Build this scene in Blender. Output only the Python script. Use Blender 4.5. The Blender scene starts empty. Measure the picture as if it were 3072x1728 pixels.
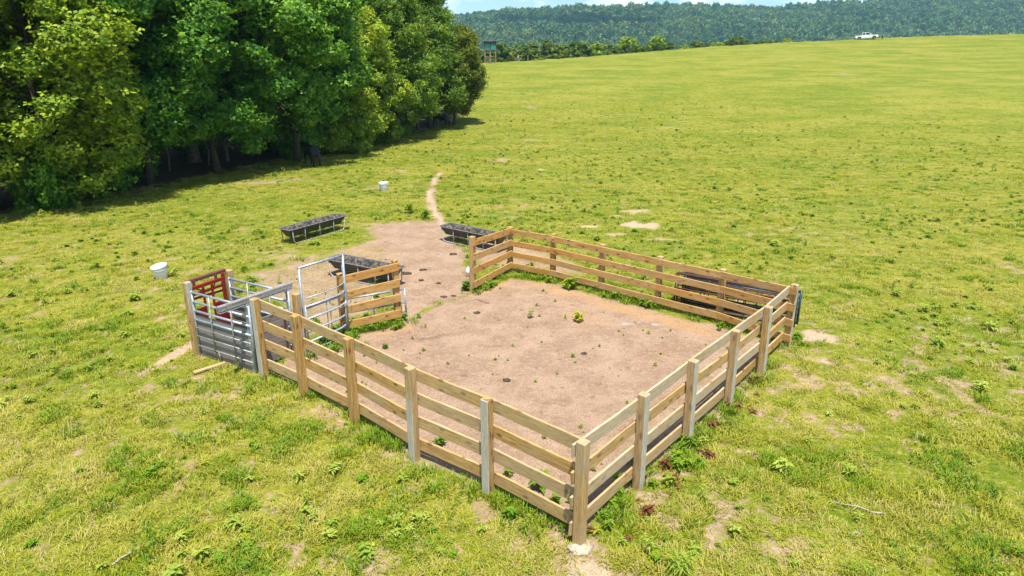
import bpy, bmesh, math, random
import numpy as np
from mathutils import Vector, Matrix, Quaternion

random.seed(7)
RNG = np.random.default_rng(11)
R = math.radians
scene = bpy.context.scene
COL = scene.collection

# ------------------------------------------------------------------ camera
CAM = (-0.988, -7.942, 6.952)
cd = bpy.data.cameras.new("camera")
cam = bpy.data.objects.new("camera", cd)
COL.objects.link(cam)
cam.location = CAM
cam.rotation_euler = (R(90 - 16.767), 0, 0)
cd.sensor_width = 36.0
cd.lens = 36.0 * 1924.22 / 3072.0
cd.shift_y = -100.0 / 3072.0
cd.clip_start = 0.1
cd.clip_end = 12000
scene.camera = cam

# ------------------------------------------------------------------ world, sun, exposure
SUN_EL = 72.0
SUN_AZ = -79.0            # compass direction (from +X, counter-clockwise) the sun stands in
sun_dir = Vector((math.cos(R(SUN_AZ)) * math.cos(R(SUN_EL)), math.sin(R(SUN_AZ)) * math.cos(R(SUN_EL)), math.sin(R(SUN_EL))))
world = bpy.data.worlds.new("World")
scene.world = world
world.use_nodes = True
wn = world.node_tree.nodes
wl = world.node_tree.links
wn.clear()
w_out = wn.new("ShaderNodeOutputWorld")
w_bg = wn.new("ShaderNodeBackground")
w_bg.inputs[1].default_value = 0.10
w_sky = wn.new("ShaderNodeTexSky")
w_sky.sky_type = 'NISHITA'
w_sky.sun_disc = False
w_sky.sun_elevation = R(SUN_EL)
w_sky.sun_rotation = R(90 - SUN_AZ)
w_sky.air_density = 1.0
w_sky.dust_density = 0.6
w_sky.ozone_density = 1.6
w_co = wn.new("ShaderNodeTexCoord")
w_map = wn.new("ShaderNodeMapping")
w_map.inputs['Scale'].default_value = (11, 11, 26)
w_map.inputs['Location'].default_value = (1.35, 0.3, 0.4)
w_no = wn.new("ShaderNodeTexNoise")
w_no.inputs['Scale'].default_value = 1.0
w_no.inputs['Detail'].default_value = 6
w_no.inputs['Roughness'].default_value = 0.55
w_rmp = wn.new("ShaderNodeValToRGB")
w_rmp.color_ramp.elements[0].position = 0.50
w_rmp.color_ramp.elements[1].position = 0.66
w_mix = wn.new("ShaderNodeMixRGB")
w_mix.inputs[2].default_value = (7.6, 7.9, 8.3, 1)
w_tint = wn.new("ShaderNodeMixRGB")
w_tint.blend_type = 'MULTIPLY'
w_tint.inputs[0].default_value = 1.0
w_tint.inputs[2].default_value = (0.86, 1.0, 1.12, 1)
wl.new(w_co.outputs['Generated'], w_map.inputs[0])
wl.new(w_map.outputs[0], w_no.inputs['Vector'])
wl.new(w_no.outputs['Fac'], w_rmp.inputs[0])
wl.new(w_rmp.outputs[0], w_mix.inputs[0])
wl.new(w_sky.outputs[0], w_tint.inputs[1])
wl.new(w_tint.outputs[0], w_mix.inputs[1])
wl.new(w_mix.outputs[0], w_bg.inputs[0])
wl.new(w_bg.outputs[0], w_out.inputs[0])

sd = bpy.data.lights.new("sun", 'SUN')
sd.energy = 5.0
sd.angle = R(0.53)
sd.color = (1.0, 0.955, 0.88)
sun = bpy.data.objects.new("sun", sd)
COL.objects.link(sun)
sun.rotation_euler = (-sun_dir).to_track_quat('-Z', 'Y').to_euler()
sun.location = (0, 0, 60)

vs = scene.view_settings
vs.view_transform = 'Standard'
vs.look = 'None'
vs.exposure = 0.76
vs.gamma = 1.0
vs.use_curve_mapping = False
scene.cycles.max_bounces = 5
scene.cycles.diffuse_bounces = 2
scene.cycles.glossy_bounces = 2
scene.cycles.transmission_bounces = 3
scene.cycles.transparent_max_bounces = 4
scene.cycles.volume_bounces = 0

# ------------------------------------------------------------------ helpers
def tag(o, label=None, cat=None, group=None, kind=None):
    if label: o["label"] = label
    if cat: o["category"] = cat
    if group: o["group"] = group
    if kind: o["kind"] = kind
    return o

def link(name, me, parent=None, mat=None, loc=None, rot=None):
    o = bpy.data.objects.new(name, me)
    COL.objects.link(o)
    if mat is not None and me is not None and len(me.materials) == 0:
        me.materials.append(mat)
    if loc is not None: o.location = loc
    if rot is not None: o.rotation_euler = rot
    if parent is not None: o.parent = parent
    return o

def empty(name, loc=(0, 0, 0), rz=0.0):
    o = bpy.data.objects.new(name, None)
    COL.objects.link(o)
    o.location = loc
    o.rotation_euler = (0, 0, rz)
    o.empty_display_size = 0.2
    return o

class MB:
    def __init__(s): s.v = []; s.f = []
    def box(s, c, d, M=None):
        x, y, z = c; a, b, e = d[0] / 2, d[1] / 2, d[2] / 2
        n = len(s.v)
        for sx, sy, sz in ((-1,-1,-1),(1,-1,-1),(1,1,-1),(-1,1,-1),(-1,-1,1),(1,-1,1),(1,1,1),(-1,1,1)):
            p = Vector((sx * a, sy * b, sz * e))
            if M is not None: p = M @ p
            s.v.append((x + p[0], y + p[1], z + p[2]))
        for q in ((0,3,2,1),(4,5,6,7),(0,1,5,4),(1,2,6,5),(2,3,7,6),(3,0,4,7)):
            s.f.append(tuple(n + i for i in q))
        return s
    def cbox(s, c, d, b, M=None):
        """chamfered box"""
        x, y, z = c; h = (d[0] / 2, d[1] / 2, d[2] / 2)
        bm = bmesh.new()
        pts = []
        for sx in (-1, 1):
            for sy in (-1, 1):
                for sz in (-1, 1):
                    S = (sx, sy, sz)
                    for k in range(3):
                        pts.append(tuple(S[i] * (h[i] if i == k else h[i] - b) for i in range(3)))
        vv = [bm.verts.new(p) for p in pts]
        bmesh.ops.convex_hull(bm, input=vv)
        bmesh.ops.dissolve_limit(bm, angle_limit=0.02, verts=bm.verts, edges=bm.edges)
        bm.verts.index_update()
        n = len(s.v)
        for v in bm.verts:
            p = v.co.copy()
            if M is not None: p = M @ p
            s.v.append((x + p[0], y + p[1], z + p[2]))
        for f in bm.faces: s.f.append(tuple(n + v.index for v in f.verts))
        bm.free()
        return s
    def tube(s, pts, r, n=8, cap=True):
        pts = [Vector(p) for p in pts]
        rs = r if isinstance(r, (list, tuple)) else [r] * len(pts)
        base = len(s.v)
        prev = None
        for i, p in enumerate(pts):
            if i == 0: t = pts[1] - p
            elif i == len(pts) - 1: t = p - pts[i - 1]
            else: t = (pts[i + 1] - p).normalized() + (p - pts[i - 1]).normalized()
            t.normalize()
            if prev is None:
                u = t.orthogonal().normalized()
            else:
                u = (prev - t * prev.dot(t)).normalized()
            prev = u
            w = t.cross(u)
            for k in range(n):
                a = 2 * math.pi * k / n
                q = p + (u * math.cos(a) + w * math.sin(a)) * rs[i]
                s.v.append(tuple(q))
        for i in range(len(pts) - 1):
            for k in range(n):
                a = base + i * n + k; b = base + i * n + (k + 1) % n
                s.f.append((a, b, b + n, a + n))
        if cap:
            s.f.append(tuple(base + k for k in reversed(range(n))))
            s.f.append(tuple(base + (len(pts) - 1) * n + k for k in range(n)))
        return s
    def lathe(s, prof, n=20, c=(0, 0, 0)):
        base = len(s.v)
        for r, z in prof:
            for k in range(n):
                a = 2 * math.pi * k / n
                s.v.append((c[0] + r * math.cos(a), c[1] + r * math.sin(a), c[2] + z))
        for i in range(len(prof) - 1):
            for k in range(n):
                a = base + i * n + k; b = base + i * n + (k + 1) % n
                s.f.append((a, b, b + n, a + n))
        return s
    def prism(s, prof, y0, y1):
        """profile in x,z extruded along y"""
        n = len(prof); b = len(s.v)
        for x, z in prof: s.v.append((x, y0, z))
        for x, z in prof: s.v.append((x, y1, z))
        s.f.append(tuple(b + i for i in range(n)))
        s.f.append(tuple(b + n + i for i in reversed(range(n))))
        for i in range(n):
            j = (i + 1) % n
            s.f.append((b + j, b + i, b + n + i, b + n + j))
        return s
    def mesh(s, name, mat=None, smooth=False):
        me = bpy.data.meshes.new(name)
        me.from_pydata(s.v, [], s.f)
        if mat: me.materials.append(mat)
        if smooth:
            me.polygons.foreach_set('use_smooth', [True] * len(me.polygons))
        me.update()
        return me
    def build(s, name, mat, parent=None, loc=None, rot=None, smooth=False):
        return link(name, s.mesh(name, mat, smooth), parent, None, loc, rot)

# ---- value noise in numpy
def _hash(ix, iy, seed):
    n = (ix.astype(np.int64) * 374761393 + iy.astype(np.int64) * 668265263 + seed * 974711) & 0x7fffffff
    n = ((n ^ (n >> 13)) * 1274126177) & 0x7fffffff
    return ((n ^ (n >> 16)) & 0xffff) / 65535.0
def vnoise(x, y, seed=0):
    x = np.asarray(x, float); y = np.asarray(y, float)
    ix = np.floor(x); iy = np.floor(y); fx = x - ix; fy = y - iy
    fx = fx * fx * (3 - 2 * fx); fy = fy * fy * (3 - 2 * fy)
    a = _hash(ix, iy, seed); b = _hash(ix + 1, iy, seed); c = _hash(ix, iy + 1, seed); d = _hash(ix + 1, iy + 1, seed)
    return (a * (1 - fx) + b * fx) * (1 - fy) + (c * (1 - fx) + d * fx) * fy
def fbm(x, y, seed=0, o=4):
    s = 0; a = 0.5; t = 0
    for i in range(o):
        s = s + a * vnoise(x * 2 ** i + 17.3 * i, y * 2 ** i - 9.1 * i, seed + i); t += a; a *= 0.55
    return s / t
def sstep(a, b, x):
    t = np.clip((x - a) / (b - a), 0, 1); return t * t * (3 - 2 * t)

# ------------------------------------------------------------------ materials
def newmat(name):
    m = bpy.data.materials.new(name); m.use_nodes = True
    nt = m.node_tree; nt.nodes.clear()
    out = nt.nodes.new("ShaderNodeOutputMaterial")
    return m, nt, out
class NT:
    def __init__(s, nt): s.nt = nt
    def n(s, t, **kw):
        nd = s.nt.nodes.new("ShaderNode" + t)
        for k, v in kw.items(): setattr(nd, k, v)
        return nd
    def l(s, a, b): s.nt.links.new(a, b)
    def mixc(s, fac, a, b, mode='MIX'):
        m = s.n("MixRGB", blend_type=mode)
        for i, q in ((0, fac), (1, a), (2, b)):
            if hasattr(q, 'is_linked') or hasattr(q, 'links'): s.l(q, m.inputs[i])
            else:
                m.inputs[i].default_value = q if i == 0 else ((*q, 1) if len(q) == 3 else q)
        return m.outputs[0]
    def math(s, op, a, b=0.0, clamp=False):
        m = s.n("Math", operation=op); m.use_clamp = clamp
        for i, q in ((0, a), (1, b)):
            if hasattr(q, 'links'): s.l(q, m.inputs[i])
            else: m.inputs[i].default_value = q
        return m.outputs[0]
    def noise(s, vec, scale, detail=4, rough=0.55, dist=0.0):
        m = s.n("TexNoise")
        m.inputs['Scale'].default_value = scale; m.inputs['Detail'].default_value = detail
        m.inputs['Roughness'].default_value = rough; m.inputs['Distortion'].default_value = dist
        if vec is not None: s.l(vec, m.inputs['Vector'])
        return m.outputs['Fac']
    def mapr(s, v, a, b, c=0.0, d=1.0):
        m = s.n("MapRange"); m.interpolation_type = 'SMOOTHSTEP'
        s.l(v, m.inputs[0])
        m.inputs[1].default_value = a; m.inputs[2].default_value = b; m.inputs[3].default_value = c; m.inputs[4].default_value = d
        return m.outputs[0]
    def mapping(s, vec, scale, loc=None):
        m = s.n("Mapping"); s.l(vec, m.inputs[0]); m.inputs['Scale'].default_value = scale
        if loc is not None:
            if hasattr(loc, 'links'): s.l(loc, m.inputs['Location'])
            else: m.inputs['Location'].default_value = loc
        return m.outputs[0]
    def bump(s, h, strength, dist):
        b = s.n("Bump"); b.inputs['Strength'].default_value = strength; b.inputs['Distance'].default_value = dist
        s.l(h, b.inputs['Height']); return b.outputs[0]
    def bsdf(s, out, color, rough=0.6, metal=0.0, spec=0.4, normal=None):
        b = s.n("BsdfPrincipled")
        for k, q in (('Base Color', color), ('Roughness', rough), ('Metallic', metal), ('Specular IOR Level', spec)):
            if hasattr(q, 'links'): s.l(q, b.inputs[k])
            else: b.inputs[k].default_value = (*q, 1) if isinstance(q, tuple) else q
        if normal is not None: s.l(normal, b.inputs['Normal'])
        if out is not None: s.l(b.outputs[0], out.inputs[0])
        return b

def wood_mat(name, light, dark, grey, greyamt, post=False):
    m, nt, out = newmat(name); N = NT(nt)
    tc = N.n("TexCoord"); oi = N.n("ObjectInfo")
    cmb = N.n("CombineXYZ")
    rr = N.math('MULTIPLY', oi.outputs['Random'], 37.0)
    for i in range(3): N.l(rr, cmb.inputs[i])
    sc = (14, 14, 0.9) if post else (0.9, 14, 14)
    kv = (3.0, 3.0, 1.6) if post else (1.3, 5.0, 5.0)
    v = N.mapping(tc.outputs['Object'], sc, cmb.outputs[0])
    g = N.noise(v, 1.6, 5, 0.62, 1.2)
    g2 = N.noise(N.mapping(tc.outputs['Object'], (sc[0] * 3, sc[1] * 3, sc[2] * 3), cmb.outputs[0]), 2.2, 3, 0.6, 0.4)
    vor = N.n("TexVoronoi"); vor.feature = 'F1'; vor.voronoi_dimensions = '2D'
    sp = N.n("SeparateXYZ"); N.l(tc.outputs['Object'], sp.inputs[0])
    cb = N.n("CombineXYZ")
    if post:
        N.l(N.math('ADD', N.math('MULTIPLY', N.math('ADD', sp.outputs[0], sp.outputs[1]), 5.0), rr), cb.inputs[0])
        N.l(N.math('ADD', N.math('MULTIPLY', sp.outputs[2], 1.7), rr), cb.inputs[1])
    else:
        N.l(N.math('ADD', N.math('MULTIPLY', sp.outputs[0], 1.9), rr), cb.inputs[0])
        N.l(N.math('ADD', N.math('MULTIPLY', sp.outputs[2], 4.2), rr), cb.inputs[1])
    N.l(cb.outputs[0], vor.inputs['Vector']); vor.inputs['Scale'].default_value = 1.0
    knot = N.mapr(vor.outputs['Distance'], 0.07, 0.16, 1.0, 0.0)
    c = N.mixc(N.mapr(g, 0.32, 0.68), dark, light)
    c = N.mixc(N.math('MULTIPLY', N.mapr(g2, 0.54, 0.68), 0.7), c, tuple(q * 0.5 for q in dark))
    c = N.mixc(N.math('MULTIPLY', knot, 0.85), c, (0.15, 0.062, 0.02))
    # weathering: patchy grey, per piece
    big = N.noise(N.mapping(tc.outputs['Object'], (1.1, 1.1, 1.1), cmb.outputs[0]), 1.4, 3)
    wr = N.math('ADD', N.math('MULTIPLY', oi.outputs['Random'], 0.5), N.math('SUBTRACT', big, 0.62))
    wfac = N.math('MULTIPLY', N.mapr(wr, -0.15, 0.35), greyamt, clamp=True)
    if post:
        sx = N.n("SeparateXYZ"); N.l(tc.outputs['Object'], sx.inputs[0])
        side = N.mapr(sx.outputs[0], -0.064, -0.070, 0.0, 1.0)
        pick = N.mapr(N.noise(N.mapping(tc.outputs['Object'], (0.5, 0.5, 0.5), cmb.outputs[0]), 1.0, 1), 0.42, 0.54)
        wfac = N.math('MAXIMUM', wfac, N.math('MULTIPLY', N.math('MULTIPLY', side, pick), 0.9))
    gcol = N.mixc(N.mapr(g2, 0.35, 0.7), grey, tuple(q * 0.6 for q in grey))
    c = N.mixc(wfac, c, gcol)
    hv = N.math('ADD', g, N.math('MULTIPLY', g2, 0.5))
    N.bsdf(out, c, 0.75, 0, 0.25, N.bump(hv, 0.35, 0.006))
    return m

M = {}
M['board'] = wood_mat('lumber_tan', (0.58, 0.375, 0.14), (0.36, 0.185, 0.054), (0.50, 0.40, 0.25), 0.50)
M['board_o'] = wood_mat('lumber_orange', (0.58, 0.335, 0.095), (0.37, 0.175, 0.042), (0.52, 0.38, 0.20), 0.42)
M['board_p'] = wood_mat('lumber_pale', (0.54, 0.365, 0.155), (0.36, 0.20, 0.07), (0.54, 0.455, 0.325), 0.75)
M['post'] = wood_mat('post_lumber', (0.52, 0.335, 0.115), (0.30, 0.158, 0.045), (0.52, 0.50, 0.42), 0.22, True)
M['post_o'] = wood_mat('post_lumber_orange', (0.52, 0.32, 0.10), (0.35, 0.19, 0.055), (0.48, 0.45, 0.38), 0.4, True)
M['plank'] = wood_mat('weathered_plank', (0.27, 0.235, 0.20), (0.16, 0.135, 0.115), (0.29, 0.265, 0.24), 1.0)

def simple(name, col, rough=0.5, metal=0.0, spec=0.4, var=0.0, vscale=8.0, col2=None, bump=0.0):
    m, nt, out = newmat(name); N = NT(nt)
    tc = N.n("TexCoord")
    no = N.noise(tc.outputs['Object'], vscale, 5, 0.6)
    c2 = col2 if col2 else tuple(q * (1 - var) for q in col)
    c = N.mixc(N.mapr(no, 0.38, 0.66), col, c2)
    N.bsdf(out, c, rough, metal, spec, N.bump(no, bump, 0.01) if bump else None)
    return m
M['galv'] = simple('galvanized_steel', (0.44, 0.48, 0.53), 0.5, 0.55, 0.5, 0.0, 14, (0.28, 0.34, 0.40))
M['galv_dull'] = simple('dull_galvanized_steel', (0.44, 0.47, 0.48), 0.55, 0.55, 0.5, 0.0, 22, (0.30, 0.24, 0.19))
M['red'] = simple('red_paint', (0.25, 0.007, 0.010), 0.45, 0.0, 0.5, 0.0, 5, (0.14, 0.008, 0.010))
M['rust'] = simple('rusty_steel', (0.17, 0.065, 0.04), 0.8, 0.2, 0.3, 0.0, 20, (0.085, 0.045, 0.04))
M['rustred'] = simple('rusted_red_paint', (0.17, 0.05, 0.032), 0.75, 0.1, 0.3, 0.0, 16, (0.09, 0.05, 0.045))
M['dgreen'] = simple('dark_green_paint', (0.018, 0.045, 0.055), 0.45, 0.1, 0.5, 0.0, 14, (0.035, 0.055, 0.06))
M['black_plastic'] = simple('black_plastic', (0.020, 0.020, 0.022), 0.45, 0, 0.5, 0.0, 12, (0.05, 0.048, 0.046))
M['white_plastic'] = simple('white_plastic', (0.80, 0.80, 0.80), 0.38, 0, 0.5, 0.0, 10, (0.70, 0.70, 0.68))
M['steel_white'] = simple('weathered_white_tube', (0.42, 0.42, 0.41), 0.5, 0.3, 0.5, 0.0, 18, (0.27, 0.24, 0.21))
M['trough_rim'] = simple('scuffed_black_plastic', (0.11, 0.105, 0.105), 0.5, 0, 0.5, 0.0, 25, (0.22, 0.21, 0.20))
M['concrete'] = simple('pale_concrete', (0.46, 0.40, 0.32), 0.9, 0, 0.2, 0.0, 20, (0.34, 0.27, 0.19), 0.5)
M['stone'] = simple('pale_stone', (0.33, 0.28, 0.23), 0.85, 0, 0.25, 0.0, 12, (0.25, 0.20, 0.155), 0.5)
M['dung'] = simple('dry_dung', (0.10, 0.07, 0.045), 0.95, 0, 0.1, 0.0, 20, (0.055, 0.04, 0.03), 0.6)
M['stick'] = simple('dead_stick', (0.26, 0.20, 0.15), 0.9, 0, 0.2, 0.0, 20, (0.16, 0.12, 0.09))
M['stick_pale'] = simple('sun_bleached_stick', (0.42, 0.36, 0.29), 0.9, 0, 0.2, 0.0, 20, (0.30, 0.24, 0.18))
M['bark'] = simple('tree_bark', (0.11, 0.085, 0.062), 0.95, 0, 0.15, 0.0, 9, (0.05, 0.042, 0.034), 0.8)
M['bark_l'] = simple('pale_bark', (0.30, 0.24, 0.175), 0.95, 0, 0.15, 0.0, 9, (0.14, 0.115, 0.09), 0.8)
M['cow'] = simple('black_hide', (0.012, 0.011, 0.012), 0.55, 0, 0.4, 0.0, 6, (0.022, 0.018, 0.016))
M['teal'] = simple('teal_tin', (0.045, 0.26, 0.25), 0.5, 0.1, 0.5, 0.0, 3, (0.035, 0.20, 0.20))
M['dark_tin'] = simple('dark_roofing', (0.055, 0.055, 0.062), 0.6, 0.1, 0.4, 0.0, 4, (0.035, 0.035, 0.04))
M['pink_wood'] = simple('old_lumber', (0.36, 0.25, 0.18), 0.85, 0, 0.2, 0.0, 6, (0.26, 0.17, 0.12))
M['truck_white'] = simple('white_car_paint', (0.80, 0.80, 0.81), 0.25, 0, 0.6, 0.0, 1, (0.78, 0.78, 0.79))
M['glass'] = simple('dark_window_glass', (0.018, 0.022, 0.035), 0.08, 0, 0.7, 0.0, 1, (0.02, 0.024, 0.038))
M['tyre'] = simple('tyre_rubber', (0.018, 0.018, 0.019), 0.85, 0, 0.3, 0.0, 8, (0.03, 0.03, 0.03))
M['rim'] = simple('alloy_rim', (0.45, 0.45, 0.46), 0.35, 0.8, 0.5, 0.0, 4, (0.35, 0.35, 0.36))
M['trim'] = simple('black_trim', (0.025, 0.025, 0.027), 0.6, 0, 0.4, 0.0, 4, (0.03, 0.03, 0.03))
M['taillight'] = simple('red_lens', (0.30, 0.015, 0.015), 0.25, 0, 0.5, 0.0, 3, (0.24, 0.012, 0.012))
M['skin'] = simple('skin', (0.45, 0.27, 0.19), 0.6, 0, 0.3, 0.0, 3, (0.42, 0.25, 0.17))
M['cloth_black'] = simple('black_cloth', (0.018, 0.018, 0.020), 0.9, 0, 0.2, 0.0, 6, (0.025, 0.025, 0.028))
M['cloth_white'] = simple('white_cloth', (0.65, 0.65, 0.66), 0.9, 0, 0.2, 0.0, 6, (0.6, 0.6, 0.6))
M['hair'] = simple('dark_hair', (0.02, 0.014, 0.01), 0.7, 0, 0.3, 0.0, 6, (0.03, 0.02, 0.014))
M['cloud'] = simple('cloud_white', (0.85, 0.86, 0.88), 1.0, 0, 0.0, 0.0, 0.01, (0.8, 0.81, 0.83))

def trough_inside():
    m, nt, out = newmat('manure_crusted_plastic'); N = NT(nt)
    tc = N.n("TexCoord")
    a = N.noise(tc.outputs['Object'], 9, 6, 0.7)
    b = N.noise(tc.outputs['Object'], 30, 4, 0.7)
    c = N.mixc(N.mapr(a, 0.42, 0.60), (0.030, 0.028, 0.027), (0.17, 0.145, 0.115))
    c = N.mixc(N.math('MULTIPLY', N.mapr(b, 0.52, 0.68), 0.5), c, (0.30, 0.265, 0.22))
    N.bsdf(out, c, 0.85, 0, 0.3, N.bump(a, 0.5, 0.01)); return m
M['trough_in'] = trough_inside()

def leaf_mat(name, dark, mid, light, trans=0.35, cscale=0.55):
    m, nt, out = newmat(name); N = NT(nt)
    at = N.n("Attribute"); at.attribute_name = 'rnd'
    oi = N.n("ObjectInfo")
    geo = N.n("NewGeometry")
    cl = N.noise(geo.outputs['Position'], cscale, 3)
    f = N.math('ADD', N.math('MULTIPLY', at.outputs['Fac'], 0.65), N.math('MULTIPLY', cl, 0.75))
    f = N.math('ADD', f, N.math('MULTIPLY', N.math('SUBTRACT', oi.outputs['Random'], 0.5), 0.25))
    rmp = N.n("ValToRGB"); N.l(f, rmp.inputs[0])
    e = rmp.color_ramp.elements
    e[0].position = 0.30; e[0].color = (*dark, 1); e[1].position = 1.05; e[1].color = (*light, 1)
    k = e.new(0.66); k.color = (*mid, 1)
    b = N.bsdf(None, rmp.outputs[0], 0.55, 0, 0.25)
    tr = N.n("BsdfTranslucent")
    N.l(N.mixc(1.0, rmp.outputs[0], (1.25, 1.35, 0.5), 'MULTIPLY'), tr.inputs[0])
    mx = N.n("MixShader"); mx.inputs[0].default_value = trans
    N.l(b.outputs[0], mx.inputs[1]); N.l(tr.outputs[0], mx.inputs[2]); N.l(mx.outputs[0], out.inputs[0])
    return m
M['leaf_dark'] = leaf_mat('leaf_dark_green', (0.018, 0.080, 0.008), (0.080, 0.215, 0.014), (0.260, 0.420, 0.036), 0.25)
M['leaf_light'] = leaf_mat('leaf_yellow_green', (0.055, 0.130, 0.006), (0.165, 0.260, 0.012), (0.360, 0.430, 0.030), 0.25)
M['leaf_cedar'] = leaf_mat('leaf_olive_green', (0.022, 0.075, 0.008), (0.095, 0.190, 0.013), (0.270, 0.345, 0.026), 0.22)
M['leaf_gold'] = leaf_mat('leaf_golden_green', (0.050, 0.090, 0.008), (0.135, 0.175, 0.012), (0.300, 0.290, 0.020))
M['leaf_far'] = leaf_mat('leaf_distant_green', (0.035, 0.080, 0.012), (0.085, 0.150, 0.018), (0.180, 0.210, 0.032), 0.2)
M['leaf_ridge'] = leaf_mat('leaf_ridge_forest', (0.012, 0.056, 0.018), (0.046, 0.125, 0.030), (0.190, 0.220, 0.050), 0.15, 0.011)

def grass_mat(name, lo, mid, hi, trans=0.35):
    m, nt, out = newmat(name); N = NT(nt)
    oi = N.n("ObjectInfo"); geo = N.n("NewGeometry")
    big = N.noise(geo.outputs['Position'], 0.42, 4, 0.6)
    f = N.math('ADD', N.math('MULTIPLY', oi.outputs['Random'], 0.55), N.math('MULTIPLY', N.math('SUBTRACT', big, 0.27), 1.0))
    rmp = N.n("ValToRGB"); N.l(f, rmp.inputs[0])
    e = rmp.color_ramp.elements
    e[0].position = 0.10; e[0].color = (*lo, 1); e[1].position = 0.95; e[1].color = (*hi, 1)
    k = e.new(0.5); k.color = (*mid, 1)
    b = N.bsdf(None, rmp.outputs[0], 0.6, 0, 0.3)
    tr = N.n("BsdfTranslucent"); N.l(rmp.outputs[0], tr.inputs[0])
    mx = N.n("MixShader"); mx.inputs[0].default_value = trans
    N.l(b.outputs[0], mx.inputs[1]); N.l(tr.outputs[0], mx.inputs[2]); N.l(mx.outputs[0], out.inputs[0])
    return m
M['grass'] = grass_mat('pasture_grass', (0.185, 0.245, 0.008), (0.350, 0.365, 0.016), (0.550, 0.475, 0.095))
M['grass_dry'] = grass_mat('dry_grass', (0.37, 0.36, 0.040), (0.49, 0.43, 0.105), (0.58, 0.49, 0.22))
M['grass_green'] = grass_mat('lush_grass', (0.080, 0.195, 0.006), (0.165, 0.290, 0.010), (0.280, 0.360, 0.018))
M['weed'] = grass_mat('broadleaf_weed', (0.190, 0.300, 0.022), (0.310, 0.400, 0.040), (0.450, 0.490, 0.090))
M['weed_yellow'] = grass_mat('yellow_green_weed', (0.36, 0.42, 0.010), (0.42, 0.46, 0.012), (0.50, 0.48, 0.015))
M['weed_red'] = grass_mat('reddish_weed', (0.16, 0.055, 0.02), (0.21, 0.08, 0.03), (0.26, 0.12, 0.045))

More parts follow.
